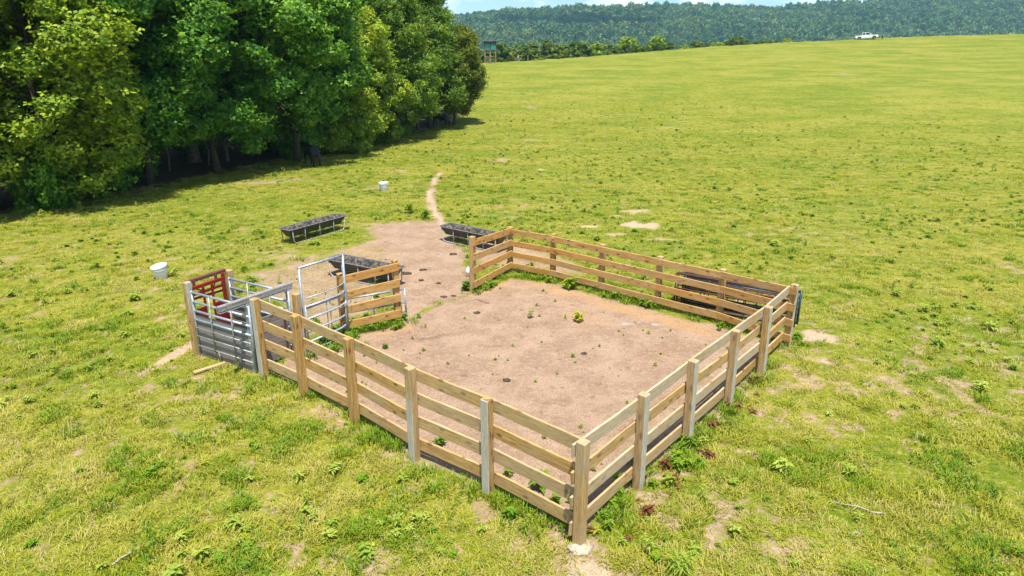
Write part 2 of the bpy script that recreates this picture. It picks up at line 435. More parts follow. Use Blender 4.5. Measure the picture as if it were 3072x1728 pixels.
# ground: grass and bare soil by vertex attributes + fine noise
def ground_mat():
    m, nt, out = newmat('pasture_ground'); N = NT(nt)
    geo = N.n("NewGeometry"); P = geo.outputs['Position']
    soil = N.n("Attribute"); soil.attribute_name = 'soil'
    pale = N.n("Attribute"); pale.attribute_name = 'pale'
    lit = N.n("Attribute"); lit.attribute_name = 'litter'
    n1 = N.noise(P, 0.16, 5, 0.6)
    n2 = N.noise(P, 1.1, 5, 0.62)
    n3 = N.noise(P, 7.0, 5, 0.66)
    n4 = N.noise(P, 34.0, 4, 0.7)
    st = N.noise(N.mapping(P, (0.10, 0.5, 0.5)), 1.0, 5, 0.62)
    n5 = N.noise(P, 0.45, 5, 0.65)
    g = N.mixc(N.mapr(n1, 0.34, 0.64), (0.155, 0.195, 0.008), (0.235, 0.240, 0.014))
    g = N.mixc(N.math('MULTIPLY', N.mapr(n5, 0.46, 0.64), 0.65), g, (0.315, 0.290, 0.040))
    g = N.mixc(N.math('MULTIPLY', N.mapr(n2, 0.50, 0.66), 0.65), g, (0.090, 0.150, 0.006))
    g = N.mixc(N.math('MULTIPLY', N.mapr(st, 0.48, 0.62), 0.60), g, (0.115, 0.180, 0.007))
    n6 = N.noise(N.mapping(P, (0.09, 0.20, 0.2)), 1.0, 6, 0.68)
    g = N.mixc(N.math('MULTIPLY', N.mapr(n6, 0.47, 0.60), 0.60), g, (0.330, 0.290, 0.050))
    g = N.mixc(N.math('MULTIPLY', N.mapr(n6, 0.48, 0.34), 0.60), g, (0.100, 0.170, 0.006))
    g = N.mixc(N.math('MULTIPLY', N.mapr(n3, 0.45, 0.70), 0.75), g, (0.085, 0.125, 0.008))
    g = N.mixc(N.math('MULTIPLY', N.mapr(n3, 0.50, 0.30), 0.60), g, (0.40, 0.32, 0.13))
    g = N.mixc(N.math('MULTIPLY', N.mapr(n4, 0.46, 0.60), 0.75), g, (0.060, 0.080, 0.008))
    d = N.mixc(N.mapr(n2, 0.36, 0.62), (0.385, 0.265, 0.178), (0.290, 0.190, 0.124))
    d = N.mixc(N.math('MULTIPLY', N.mapr(n5, 0.50, 0.66), 0.50), d, (0.250, 0.160, 0.100))
    d = N.mixc(N.math('MULTIPLY', N.mapr(n3, 0.46, 0.66), 0.60), d, (0.410, 0.300, 0.205))
    d = N.mixc(N.math('MULTIPLY', N.mapr(n1, 0.54, 0.66), 0.35), d, (0.45, 0.265, 0.115))
    n7 = N.noise(P, 3.2, 3, 0.5)
    d = N.mixc(N.math('MULTIPLY', N.mapr(n7, 0.62, 0.70), 0.55), d, (0.165, 0.108, 0.072))
    vp = N.n('TexVoronoi'); vp.feature = 'F1'; N.l(P, vp.inputs['Vector']); vp.inputs['Scale'].default_value = 3.6
    hoof = N.mapr(vp.outputs['Distance'], 0.16, 0.30, -1.0, 0.0)
    d = N.mixc(N.math('MULTIPLY', N.mapr(n4, 0.48, 0.62), 0.75), d, (0.140, 0.088, 0.054))
    clay = N.n('Attribute'); clay.attribute_name = 'clay'
    cf = N.math('ADD', clay.outputs['Fac'], N.math('MULTIPLY', N.math('SUBTRACT', n5, 0.52), 3.2))
    d = N.mixc(N.math('MULTIPLY', N.mapr(cf, 0.45, 1.1), 0.6), d, N.mixc(N.mapr(n4, 0.4, 0.62), (0.47, 0.285, 0.125), (0.33, 0.19, 0.085)))
    pf = N.math('ADD', pale.outputs['Fac'], N.math('MULTIPLY', N.math('SUBTRACT', n3, 0.5), 0.8))
    d = N.mixc(N.mapr(pf, 0.30, 0.9), d, N.mixc(N.mapr(n4, 0.4, 0.62), (0.50, 0.38, 0.26), (0.31, 0.215, 0.13)))
    s = N.math('ADD', soil.outputs['Fac'], N.math('MULTIPLY', N.math('SUBTRACT', n3, 0.5), 1.15))
    s = N.math('ADD', s, N.math('MULTIPLY', N.math('SUBTRACT', n4, 0.5), 1.6))
    c = N.mixc(N.mapr(s, 0.34, 0.66), g, d)
    lc = N.mixc(N.mapr(n3, 0.4, 0.7), (0.085, 0.062, 0.036), (0.17, 0.115, 0.07))
    c = N.mixc(lit.outputs['Fac'], c, lc)
    h = N.math('ADD', N.math('MULTIPLY', n3, 0.7), N.math('MULTIPLY', n4, 0.5))
    h = N.math('ADD', h, N.math('MULTIPLY', hoof, 0.45))
    N.bsdf(out, c, 0.95, 0, 0.1, N.bump(h, 0.8, 0.06))
    return m
M['ground'] = ground_mat()

# ------------------------------------------------------------------ terrain
CXS = [-60, -6, 37, 70, 108, 160, 260]
CYS = [132, 136, 160, 175, 190, 195, 200]
ZXS = [-60.0, -8.86, 2.19, 16.91, 33.19, 50.87, 75.25, 89.67, 99.5, 123.04, 151.69, 260.0]
ZZS = [6.2, 6.63, 7.11, 8.09, 9.33, 10.69, 12.05, 12.65, 13.22, 14.21, 14.88, 16.38]
def tz(x, y):
    x = np.asarray(x, float); y = np.asarray(y, float)
    yc = np.interp(x, CXS, CYS); zc = np.interp(x, ZXS, ZZS); y0 = 48.0
    t = (y - y0) / (yc - y0)
    up = zc * np.clip(t, 0, 1) ** 1.25
    dn = zc - np.clip(y - yc, 0, 300) * 0.085
    return np.where(y <= yc, up, dn)
def gz(x, y): return float(tz(x, y))

PEN = [(0.06,0.3),(-1.4,1.4),(-2.81,2.44),(-4.22,3.74),(-5.62,4.9),(-6.57,5.68),(-6.27,6.83),(-5.2,7.56),(-4.1,8.81),(-2.21,11.06),(-1.03,12.42),(0.34,11.84),(1.75,10.59),(3.22,9.39),(4.67,8.24),(5.95,7.35),(4.81,5.78),(3.53,4.27),(2.27,2.81),(1.11,1.5)]
GATE = [(-4.1,8.81),(-2.21,11.06),(-2.53,15.18),(-3.69,18.74),(-4.18,20.15),(-5.07,20.15),(-7.4,20.15),(-7.12,18.42),(-5.9,15.18),(-4.76,12.42)]
SEMI = [(-10.33,12.83),(-7.84,15.18),(-6.47,18.11),(-4.76,12.83),(-4.83,12.42),(-5.3,8.6),(-6.27,8.2),(-7.25,8.6),(-8.29,9.9)]
BACKB = [(-2.9,17.43),(-0.9,17.43),(1.62,12.83),(0.4,12.83),(-0.96,13.6),(-2.6,13.2)]
TRAIL = [(-4.01,19.42),(-4.49,21.34),(-4.91,23.02),(-5.3,25.42),(-5.62,28.76),(-5.73,31.37),(-5.67,33.77)]
TRAIL2 = [(-9.6,5.6),(-9.4,6.4),(-9.14,7.4)]
WOOD = [(-45,-2),(-31,8),(-25.6,20.6),(-21.5,27.8),(-18.6,36.2),(-14.2,47),(-8.0,60),(-6.4,66),(-9,74),(-30,84),(-70,90),(-90,40)]
#        x, y, rx, ry, soil, pale
SPOTS = [(-1.95,39.2,1.0,.9,.9,.3),(0.93,34.9,.5,.7,.8,.9),(-6.6,28.76,1.3,.7,.55,.2),(-8.77,28.2,1.7,.9,.62,.1),(-8.53,34.1,.6,.6,.8,.3),(0.97,51,1.1,1.2,.7,.3),(1.38,75,1.4,1.6,.7,.4),
 (4.87,19.7,.75,.55,.95,1),(5.02,22.4,.9,.5,.8,.8),(3.71,21.3,.5,.3,.8,.8),(2.37,19.4,.5,.25,.9,1),(15.4,58.8,2,1.2,.6,.3),(7.05,7.5,.42,.42,1,1),(6.5,6.2,.35,.25,.9,.8),
 (-16.3,30.2,1.3,.8,.75,.3),(-14.7,31.2,1.0,.7,.7,.3),(5.08,17.4,.6,.3,.8,.7),(57.9,109,3,2.5,.6,.5),(-1.17,27.5,.4,.3,.75,.7),(-7.5,4.5,.3,.25,.8,.6),(-4.83,3.8,.3,.2,.8,.5),
 (-5.2,17.2,1.6,1.5,.55,0),(-9.7,5.2,.25,.3,.7,.6),(0.15,-.45,.35,.3,.9,1),(0.5,-1.0,.5,.25,.7,.9),(-9.5,14.8,1.2,.6,.5,.4),(2.2,15.6,.8,.4,.6,.5),(3.3,18.1,.8,.3,.75,.8)]
def poly_sd(px, py, poly):
    """signed distance to polygon, positive inside"""
    d = np.full(px.shape, 1e9); ins = np.zeros(px.shape, bool)
    n = len(poly)
    for i in range(n):
        ax, ay = poly[i]; bx, by = poly[(i + 1) % n]
        ex, ey = bx - ax, by - ay
        t = np.clip(((px - ax) * ex + (py - ay) * ey) / (ex * ex + ey * ey), 0, 1)
        d = np.minimum(d, np.hypot(px - ax - t * ex, py - ay - t * ey))
        c = ((ay > py) != (by > py))
        xi = ax + (py - ay) / (by - ay + 1e-12) * ex
        ins ^= c & (px < xi)
    return np.where(ins, d, -d)
def line_d(px, py, pl):
    d = np.full(px.shape, 1e9)
    for (ax, ay), (bx, by) in zip(pl[:-1], pl[1:]):
        ex, ey = bx - ax, by - ay
        t = np.clip(((px - ax) * ex + (py - ay) * ey) / (ex * ex + ey * ey), 0, 1)
        d = np.minimum(d, np.hypot(px - ax - t * ex, py - ay - t * ey))
    return d
def soil_fields(x, y):
    x = np.asarray(x, float); y = np.asarray(y, float)
    w = (fbm(x * 0.9, y * 0.9, 5) - 0.5)
    s = sstep(-0.25, 0.30, poly_sd(x, y, PEN) + w * 0.7) * 1.0
    s = np.maximum(s, sstep(-0.45, 0.35, poly_sd(x, y, GATE) + w * 1.4) * 0.95)
    s = np.maximum(s, sstep(-0.6, 0.5, poly_sd(x, y, SEMI) + w * 2.0) * 0.66)
    s = np.maximum(s, sstep(-0.5, 0.5, poly_sd(x, y, BACKB) + w * 1.6) * 0.75)
    pale = np.zeros_like(s)
    tr = sstep(0.40, 0.06, line_d(x, y, TRAIL) + w * 0.25 + (fbm(x * 2.5, y * 2.5, 15, 3) - .5) * .28); s = np.maximum(s, tr * 1.05); pale = np.maximum(pale, tr * 0.8)
    tr = sstep(0.26, 0.12, line_d(x, y, TRAIL2) + w * 0.3); s = np.maximum(s, tr * 0.95); pale = np.maximum(pale, tr * 0.8)
    w2 = fbm(x * 3.3 + 7, y * 3.3, 45, 3) - 0.5
    for a, b, rx, ry, k, pl in SPOTS:
        q = sstep(1.35, 0.25, np.hypot((x - a) / rx, (y - b) / ry) + w * 1.6 + w2 * 1.8) * 0.84
        s = np.maximum(s, q * k); pale = np.maximum(pale, q * pl * 1.2)
    # thin ground all over: little bare patches
    inw = poly_sd(x, y, WOOD)
    pt = fbm(x * 3.4 + 40, y * 3.4 - 13, 21, 4); mac = fbm(x * 0.17, y * 0.17, 33, 3)
    dist = np.hypot(x - CAM[0], y - CAM[1])
    b = sstep(0.50, 0.76, pt + (mac - 0.5) * 0.40) * sstep(70, 20, dist) * (poly_sd(x, y, PEN) < -.1)
    s = np.maximum(s, b * 0.62); pale = np.maximum(pale, b * 0.5)
    litter = sstep(-0.6, 1.6, inw + w * 3)
    return s, pale, litter

def build_ground():
    rr = [0.0, 1.0, 1.8]
    r = 2.4
    while r < 70: rr.append(r); r *= 1.0085
    while r < 260: rr.append(r); r *= 1.0165
    while r < 2600: rr.append(r); r *= 1.09
    rr.append(2600)
    rr = np.array(rr)
    az = list(np.arange(-54, 54.01, 0.5)) + list(np.arange(58, 306, 4.0))
    az = np.radians(90 - np.array(az))
    A, Rr = np.meshgrid(az, rr[1:])
    X = CAM[0] + Rr * np.cos(A); Y = CAM[1] + Rr * np.sin(A)
    Z = tz(X, Y)
    near = np.hypot(X - CAM[0], Y - CAM[1])
    pen = sstep(-0.5, 0.5, poly_sd(X, Y, PEN))
    rough = (fbm(X * 0.5, Y * 0.5, 3) - 0.5) * 0.10 + (fbm(X * 2.2, Y * 2.2, 9) - 0.5) * 0.05
    Z = Z + rough * (1 - 0.75 * pen) * sstep(400, 100, near)
    nr, na = X.shape
    verts = [(CAM[0], CAM[1], 0.0)] + list(zip(X.ravel().tolist(), Y.ravel().tolist(), Z.ravel().tolist()))
    faces = []
    for j in range(na):
        faces.append((0, 1 + (j + 1) % na, 1 + j))
    for i in range(nr - 1):
        b0 = 1 + i * na; b1 = b0 + na
        for j in range(na):
            k = (j + 1) % na
            faces.append((b0 + j, b0 + k, b1 + k, b1 + j))
    me = bpy.data.meshes.new('ground')
    me.from_pydata(verts, [], faces)
    s, p, l = soil_fields(X.ravel(), Y.ravel())
    bl = [(b[0], b[1]) for b in ((5.4, 6.9), (4.3, 7.9), (2.9, 9.1), (1.4, 10.4), (0.0, 11.6), (-1.2, 12.3), (-1.9, 11.2))]
    cl = sstep(0.75, 0.1, line_d(X.ravel(), Y.ravel(), bl)); cl = np.maximum(cl, .8 * sstep(.6, .1, line_d(X.ravel(), Y.ravel(), [(-5.2, 7.5), (-4.0, 8.3)])))
    for nm, arr in (('soil', s), ('pale', p), ('litter', l), ('clay', cl)):
        a = me.attributes.new(nm, 'FLOAT', 'POINT')
        a.data.foreach_set('value', np.concatenate([[0.0], arr]).astype(np.float32))
    me.polygons.foreach_set('use_smooth', [True] * len(me.polygons))
    me.materials.append(M['ground']); me.update()
    o = link('ground', me); tag(o, kind='structure'); return o
build_ground()

# ------------------------------------------------------------------ far ridge
RID = [(-1400,70),(-700,80),(-300,92),(-126,97),(-81,106.6),(-27,112.8),(48,113.4),(126,119.6),(235,120.3),(357,124.4),(425,123),(506,120.3),(592,116.2),(629,121.6),(692,128.5),(734,129.8),(799,131.2),(836,135.2),(916,145.4),(1110,158),(1500,165),(2000,150)]
def ridge_z(x, y):
    c = np.interp(x, [a for a, b in RID], [b for a, b in RID]) - 9.0
    t = (y - 820) / 680.0
    f = np.where(t < 1, np.clip(t, 0, 1) ** 0.9, 1 - 0.10 * np.clip(t - 1, 0, 3))
    n = (fbm(x * 0.006, y * 0.006, 51, 4) - 0.5) * 42 * np.clip(t * 2, 0, 1) * np.clip((1 - t) * 2.2, 0, 1)
    return -22 + (c + 22) * f + n
def build_ridge():
    xs = np.linspace(-1400, 2000, 150); ys = np.linspace(815, 2000, 60)
    X, Y = np.meshgrid(xs, ys); Z = ridge_z(X, Y)
    nr, na = X.shape
    f = [(i * na + j, i * na + j + 1, (i + 1) * na + j + 1, (i + 1) * na + j) for i in range(nr - 1) for j in range(na - 1)]
    me = bpy.data.meshes.new('ridge')
    me.from_pydata(list(zip(X.ravel().tolist(), Y.ravel().tolist(), Z.ravel().tolist())), [], f)
    me.materials.append(simple('ridge_soil', (0.20, 0.165, 0.105), 0.95, 0, 0.1, 0, 0.05, (0.10, 0.11, 0.05)))
    me.polygons.foreach_set('use_smooth', [True] * len(me.polygons)); me.update()
    tag(link('ridge', me), kind='structure')
build_ridge()

# ------------------------------------------------------------------ instancing of uncountable stuff (geometry nodes)
def scatter(name, pts, rots, scl, idx, sources, label, cat, parent=None):
    me = bpy.data.meshes.new(name)
    n = len(pts)
    me.vertices.add(n)
    me.vertices.foreach_set('co', np.asarray(pts, np.float32).ravel())
    a = me.attributes.new('rot', 'FLOAT_VECTOR', 'POINT'); a.data.foreach_set('vector', np.asarray(rots, np.float32).ravel())
    a = me.attributes.new('scl', 'FLOAT_VECTOR', 'POINT'); a.data.foreach_set('vector', np.asarray(scl, np.float32).ravel())
    a = me.attributes.new('pick', 'INT', 'POINT'); a.data.foreach_set('value', np.asarray(idx, np.int32))
    o = link(name, me, parent)
    ng = bpy.data.node_groups.new(name + '_nodes', 'GeometryNodeTree')
    ng.interface.new_socket('Geometry', in_out='INPUT', socket_type='NodeSocketGeometry')
    ng.interface.new_socket('Geometry', in_out='OUTPUT', socket_type='NodeSocketGeometry')
    gi = ng.nodes.new('NodeGroupInput'); go = ng.nodes.new('NodeGroupOutput')
    coll = bpy.data.collections.new(name + '_sources')
    for s_ in sources: coll.objects.link(s_)
    ci = ng.nodes.new('GeometryNodeCollectionInfo')
    ci.inputs['Collection'].default_value = coll
    ci.inputs['Separate Children'].default_value = True
    ci.inputs['Reset Children'].default_value = True
    ip = ng.nodes.new('GeometryNodeInstanceOnPoints')
    ip.inputs['Pick Instance'].default_value = True
    def attr(nm, t):
        q = ng.nodes.new('GeometryNodeInputNamedAttribute'); q.data_type = t; q.inputs['Name'].default_value = nm
        return q.outputs['Attribute']
    ng.links.new(gi.outputs[0], ip.inputs['Points'])
    ng.links.new(ci.outputs[0], ip.inputs['Instance'])
    ng.links.new(attr('pick', 'INT'), ip.inputs['Instance Index'])
    er = ng.nodes.new('FunctionNodeEulerToRotation')
    ng.links.new(attr('rot', 'FLOAT_VECTOR'), er.inputs[0])
    ng.links.new(er.outputs[0], ip.inputs['Rotation'])
    ng.links.new(attr('scl', 'FLOAT_VECTOR'), ip.inputs['Scale'])
    ng.links.new(ip.outputs[0], go.inputs[0])
    md = o.modifiers.new('scatter', 'NODES'); md.node_group = ng
    tag(o, label, cat, kind='stuff')
    return o
def source(name, v, f, mat, rnd=None):
    me = bpy.data.meshes.new(name); me.from_pydata(v, [], f); me.materials.append(mat)
    if rnd is not None:
        a = me.attributes.new('rnd', 'FLOAT', 'FACE'); a.data.foreach_set('value', np.asarray(rnd, np.float32))
    me.update()
    return bpy.data.objects.new(name, me)

# ------------------------------------------------------------------ foliage clouds
def sprigs(cen, nor, k, L, W, rng, droop=0.25):
    """k rhombic leaves fanned round every centre; returns verts, quads, per-face random"""
    n = len(cen)
    cen = np.asarray(cen); nor = np.asarray(nor)
    nor = nor / (np.linalg.norm(nor, axis=1, keepdims=True) + 1e-9)
    t = rng.normal(size=(n, 3)); t -= nor * (t * nor).sum(1, keepdims=True); t /= np.linalg.norm(t, axis=1, keepdims=True) + 1e-9
    b = np.cross(nor, t)
    V = []; rn = rng.random(n); RN = []
    for j in range(k):
        a = 2 * np.pi * j / k + rng.normal(size=n) * 0.5
        d = t * np.cos(a)[:, None] + b * np.sin(a)[:, None] + nor * (rng.normal(size=n) * 0.35 - droop)[:, None]
        d /= np.linalg.norm(d, axis=1, keepdims=True)
        p = np.cross(nor + rng.normal(size=(n, 3)) * 0.3, d); p /= np.linalg.norm(p, axis=1, keepdims=True) + 1e-9
        l = (L * (0.65 + 0.7 * rng.random(n)))[:, None]; w = (W * (0.7 + 0.6 * rng.random(n)))[:, None]
        V.append(np.stack([cen + d * l * 0.08, cen + d * l * 0.5 + p * w / 2, cen + d * l, cen + d * l * 0.5 - p * w / 2], 1))
        RN.append(np.clip(rn * 0.7 + rng.random(n) * 0.3, 0, 1))
    V = np.concatenate(V, 0).reshape(-1, 3); RN = np.concatenate(RN)
    F = np.arange(len(V)).reshape(-1, 4)
    return V, F, RN
def foliage_mesh(name, lobes, nper, k, L, W, mat, seed, shell=(0.62, 1.10), up=0.35, droop=0.25, squash=0.85):
    rng = np.random.default_rng(seed)
    C = []; Nn = []
    lo = np.array(lobes, float)
    tot = (lo[:, 3] ** 2).sum()
    mid = lo[:, :3].mean(0)
    for x, y, z, r in lo:
        n = int(nper * r * r / tot)
        d = rng.normal(size=(n, 3)); d /= np.linalg.norm(d, axis=1, keepdims=True)
        # lean the sprigs to the outer side of each lobe
        out = np.array([x, y, z]) - mid; out /= np.linalg.norm(out) + 1e-6
        flip = (d @ out < -0.25) & (rng.random(n) < 0.7); d[flip] *= -1
        rad = r * (shell[0] + (shell[1] - shell[0]) * rng.random(n) ** 0.6) * (1 + 0.20 * rng.normal(size=n)) * np.where(rng.random(n) < .10, 1.3, 1.0)
        c = np.array([x, y, z]) + d * rad[:, None] * np.array([1, 1, squash])
        C.append(c); Nn.append(d + np.array([0, 0, up]) + rng.normal(size=(n, 3)) * 0.55)
    V, F, RN = sprigs(np.concatenate(C), np.concatenate(Nn), k, L, W, rng, droop)
    me = bpy.data.meshes.new(name)
    me.vertices.add(len(V)); me.vertices.foreach_set('co', V.astype(np.float32).ravel())
    me.loops.add(F.size); me.loops.foreach_set('vertex_index', F.astype(np.int32).ravel())
    me.polygons.add(len(F)); me.polygons.foreach_set('loop_start', np.arange(0, F.size, 4, dtype=np.int32))
    me.update(calc_edges=True)
    a = me.attributes.new('rnd', 'FLOAT', 'FACE'); a.data.foreach_set('value', RN.astype(np.float32))
    me.materials.append(mat); me.validate()
    return me
def crown_lobes(seed, h0, h1, rx, n, rmin, rmax, shape='oval'):
    rnd = random.Random(seed); out = []
    for i in range(n):
        t = (i + 0.5) / n
        z = h0 + (h1 - h0) * (t ** 0.9)
        u = (z - h0) / (h1 - h0)
        if shape == 'oval': prof = math.sqrt(max(0.03, 1 - (2 * (u * 0.92 + 0.04) - 1) ** 2 * 0.95))
        elif shape == 'cone': prof = max(0.12, (1 - u) ** 0.75) * min(1, 0.55 + u * 2.5)
        else: prof = min(1, 0.5 + 1.4 * u) * math.sqrt(max(0.05, 1 - max(0, u - 0.45) ** 2 / 0.32))
        a = i * 2.399 + rnd.uniform(-.5, .5)
        q = rx * prof * math.sqrt(rnd.uniform(0.15, 0.85))
        out.append((q * math.cos(a), q * math.sin(a), z + rnd.uniform(-.4, .4), rnd.uniform(rmin, rmax) * (0.65 + 0.35 * prof)))
    return out
def trunk_mesh(name, lobes, h0, h1, r, mat, seed, nl=20):
    rnd = random.Random(seed); mb = MB()
    top = h0 + (h1 - h0) * 0.72
    pts = []; rad = []
    for i in range(7):
        t = i / 6
        pts.append((rnd.uniform(-.12, .12) * (t > 0), rnd.uniform(-.12, .12) * (t > 0), -0.25 + (top + .25) * t)); rad.append(r * (1.35 if i == 0 else 1) * (1 - 0.72 * t))
    mb.tube(pts, rad, 9)
    for x, y, z, q in rnd.sample(lobes, min(nl, len(lobes))):
        zb = max(h0 * 0.75, z - 0.55 * math.hypot(x, y) - rnd.uniform(.5, 1.2)); zb = min(zb, top * 0.95)
        b = Vector((0, 0, zb)); e = Vector((x, y, z)); m = b.lerp(e, .5) + Vector((rnd.uniform(-.2, .2), rnd.uniform(-.2, .2), rnd.uniform(0, .4)))
        r0 = r * 0.42 * (1 - 0.6 * zb / top)
        mb.tube([b, m, e], [r0, r0 * .65, r0 * .22], 6)
    return mb.mesh(name, mat, True)

def tree_kind(name, seed, h0, h1, rx, n, rmin, rmax, shape, nspr, k, L, W, leaf, bark, tr, up=0.35, droop=0.25):
    lobes = crown_lobes(seed, h0, h1, rx, n, rmin, rmax, shape)
    cm = foliage_mesh('crown', lobes, nspr, k, L, W, leaf, seed, up=up, droop=droop)
    tm = trunk_mesh('trunk', lobes, h0, h1, tr, bark, seed)
    return cm, tm
KIND = {}
KIND['dark'] = tree_kind('dark', 1, 2.5, 15.5, 4.8, 105, 0.6, 1.35, 'round', 26000, 4, 0.23, 0.135, M['leaf_dark'], M['bark_l'], 0.27)
KIND['dark2'] = tree_kind('dark2', 2, 2.2, 15.0, 4.4, 95, 0.6, 1.35, 'round', 22000, 4, 0.23, 0.13, M['leaf_dark'], M['bark'], 0.18)
KIND['dark3'] = (KIND['dark'][0], trunk_mesh('trunk', crown_lobes(1, 2.5, 15.5, 4.8, 105, 0.6, 1.35, 'round'), 2.5, 15.5, 0.2, M['bark'], 12))
KIND['light'] = tree_kind('light', 3, 1.4, 12.5, 4.3, 90, 0.55, 1.3, 'round', 22000, 4, 0.21, 0.12, M['leaf_light'], M['bark'], 0.20)
KIND['cedar'] = tree_kind('cedar', 4, 1.8, 14.5, 4.0, 105, 0.5, 1.2, 'cone', 24000, 4, 0.21, 0.08, M['leaf_cedar'], M['bark'], 0.2, 0.15, 0.5)
KIND['gold'] = tree_kind('gold', 5, 1.5, 9.0, 2.8, 55, 0.45, 1.0, 'oval', 12000, 4, 0.20, 0.10, M['leaf_gold'], M['bark'], 0.15)
KIND['inner'] = tree_kind('inner', 6, 4.0, 16.0, 4.4, 60, 1.0, 1.8, 'oval', 5000, 4, 0.50, 0.30, M['leaf_dark'], M['bark'], 0.22)
KIND['shrub'] = tree_kind('shrub', 8, 0.35, 2.6, 1.3, 30, 0.28, 0.6, 'oval', 3600, 4, 0.17, 0.095, M['leaf_light'], M['bark'], 0.05)
KIND['shrub_d'] = tree_kind('shrub_d', 9, 0.3, 2.2, 1.5, 30, 0.28, 0.62, 'oval', 3600, 4, 0.19, 0.11, M['leaf_dark'], M['bark'], 0.05)
for i in range(4):
    KIND['far%d' % i] = tree_kind('far', 30 + i, 0.8, 8.0, 2.9, 18, 0.9, 1.5, ('oval', 'round', 'oval', 'cone')[i], 900, 4, 0.62, 0.36, (M['leaf_far'], M['leaf_far'], M['leaf_light'], M['leaf_far'])[i], M['bark'], 0.14)

def plant(kind, name, x, y, label, cat, s=(1, 1, 1), rz=0.0, group=None, dz=0.0):
    cm, tm = KIND[kind]
    t = empty(name, (x, y, gz(x, y) + dz), rz)
    t.scale = s
    link('crown', cm, t); link('trunk', tm, t)
    tag(t, label, cat, group)
    return t
FRONT = [
 ('light', -24.2, 24.2, 1.22, 0.97, 'yellow green broadleaf tree at the left edge of the wood'),
 ('dark2', -22.4, 29.6, 1.24, 1.05, 'dark green tree right behind the yellow green tree'),
 ('dark', -23.8, 38.2, 1.35, 1.05, 'tall dark broadleaf tree with a thick bare lower trunk'),
 ('dark2', -20.0, 33.4, 1.18, 0.95, 'dark broadleaf tree in front of the thick trunked tree'),
 ('dark3', -16.6, 38.6, 1.18, 1.0, 'tall dark green tree over the nearer black cow'),
 ('cedar', -16.4, 44.6, 1.20, 1.0, 'olive green fine leaved tree behind the nearer black cow'),
 ('light', -13.8, 46.4, 0.95, 0.85, 'light green tree above the bushes right of the nearer cow'),
 ('cedar', -11.4, 52.0, 1.20, 1.0, 'tall olive tree near the right end of the wood'),
 ('cedar', -9.4, 58.3, 1.20, 0.94, 'olive evergreen tree above the farther black cow'),
 ('gold', -7.1, 60.6, 1.08, 1.05, 'golden green tree at the right tip of the wood'),
 ('dark2', -11.5, 66.5, 1.0, 0.92, 'dark tree behind the golden green tree at the wood tip'),
 ('dark2', -28.4, 18.2, 1.2, 1.0, 'leafy tree cut off by the left picture edge'),
]
for i, (k, x, y, sx, sz, lb) in enumerate(FRONT):
    plant(k, 'broadleaf_tree' if k != 'cedar' else 'cedar_tree', x, y, lb, 'tree', (sx, sx, sz), i * 1.9)
rnd = random.Random(5)
for (x, y) in [(-35,21),(-32.5,13),(-39,14),(-36,29),(-33,37),(-30,43),(-27,47),(-25.5,53),(-21,56),(-19,61),(-16,65),(-42,22),(-40,33),(-37,42),(-33,49),(-29,57),(-24,63),(-20,69),(-46,30),(-43,40),(-38,51),(-32,62),(-15,72)]:
    s = rnd.uniform(.9, 1.15)
    plant('inner', 'broadleaf_tree', x + rnd.uniform(-1, 1), y + rnd.uniform(-1, 1), 'tall tree deep inside the wood, behind the trees of its edge', 'tree', (s, s, s * rnd.uniform(.9, 1.1)), rnd.uniform(0, 6), 'trees inside the wood')
SHR = [('shrub', -13.5, 43.5, 1.15, 'yellow green bush right of the nearer cow'), ('shrub', -15.2, 42.6, 1.2, 'bright leafy bush behind the nearer cow'),
 ('shrub_d', -16.8, 41.0, 1.2, 'dark bush left of the nearer cow'), ('shrub_d', -24.9, 25.6, .7, 'low bush at the lower left edge of the wood'),
 ('shrub_d', -28.2, 22.0, .8, 'low shaded bush by the left picture edge'), ('shrub_d', -23.6, 30.5, 1.0, 'low dark bush left of the thick trunk'),
 ('shrub_d', -25.2, 27.5, 0.9, 'low dark bush under the yellow green tree'), ('shrub_d', -11.5, 53.5, 1.0, 'shaded bush left of the farther cow'), ('shrub', -12.0, 49.5, 0.9, 'small bush at the bend of the wood edge')]
for i, (k, x, y, s, lb) in enumerate(SHR):
    plant(k, 'bush', x, y, lb, 'bush', (s, s, s), i * 2.1)
for i, (x, y) in enumerate([(-28,29),(-31,33),(-27,35),(-30,39),(-22,45),(-26,42),(-23,50),(-34,25),(-19,53),(-16,58),(-22.9,26.6),(-24.4,23.4),(-16.9,40.4),(-26.2,21.2)]):
    s = (1.1 + .15 * (i % 4)) * (1 if i < 10 else .68)
    plant('shrub_d', 'bush', x, y, 'dark undergrowth bush in the shade of the wood', 'bush', (s, s, s * 1.3), i * 1.7, 'undergrowth inside the wood')
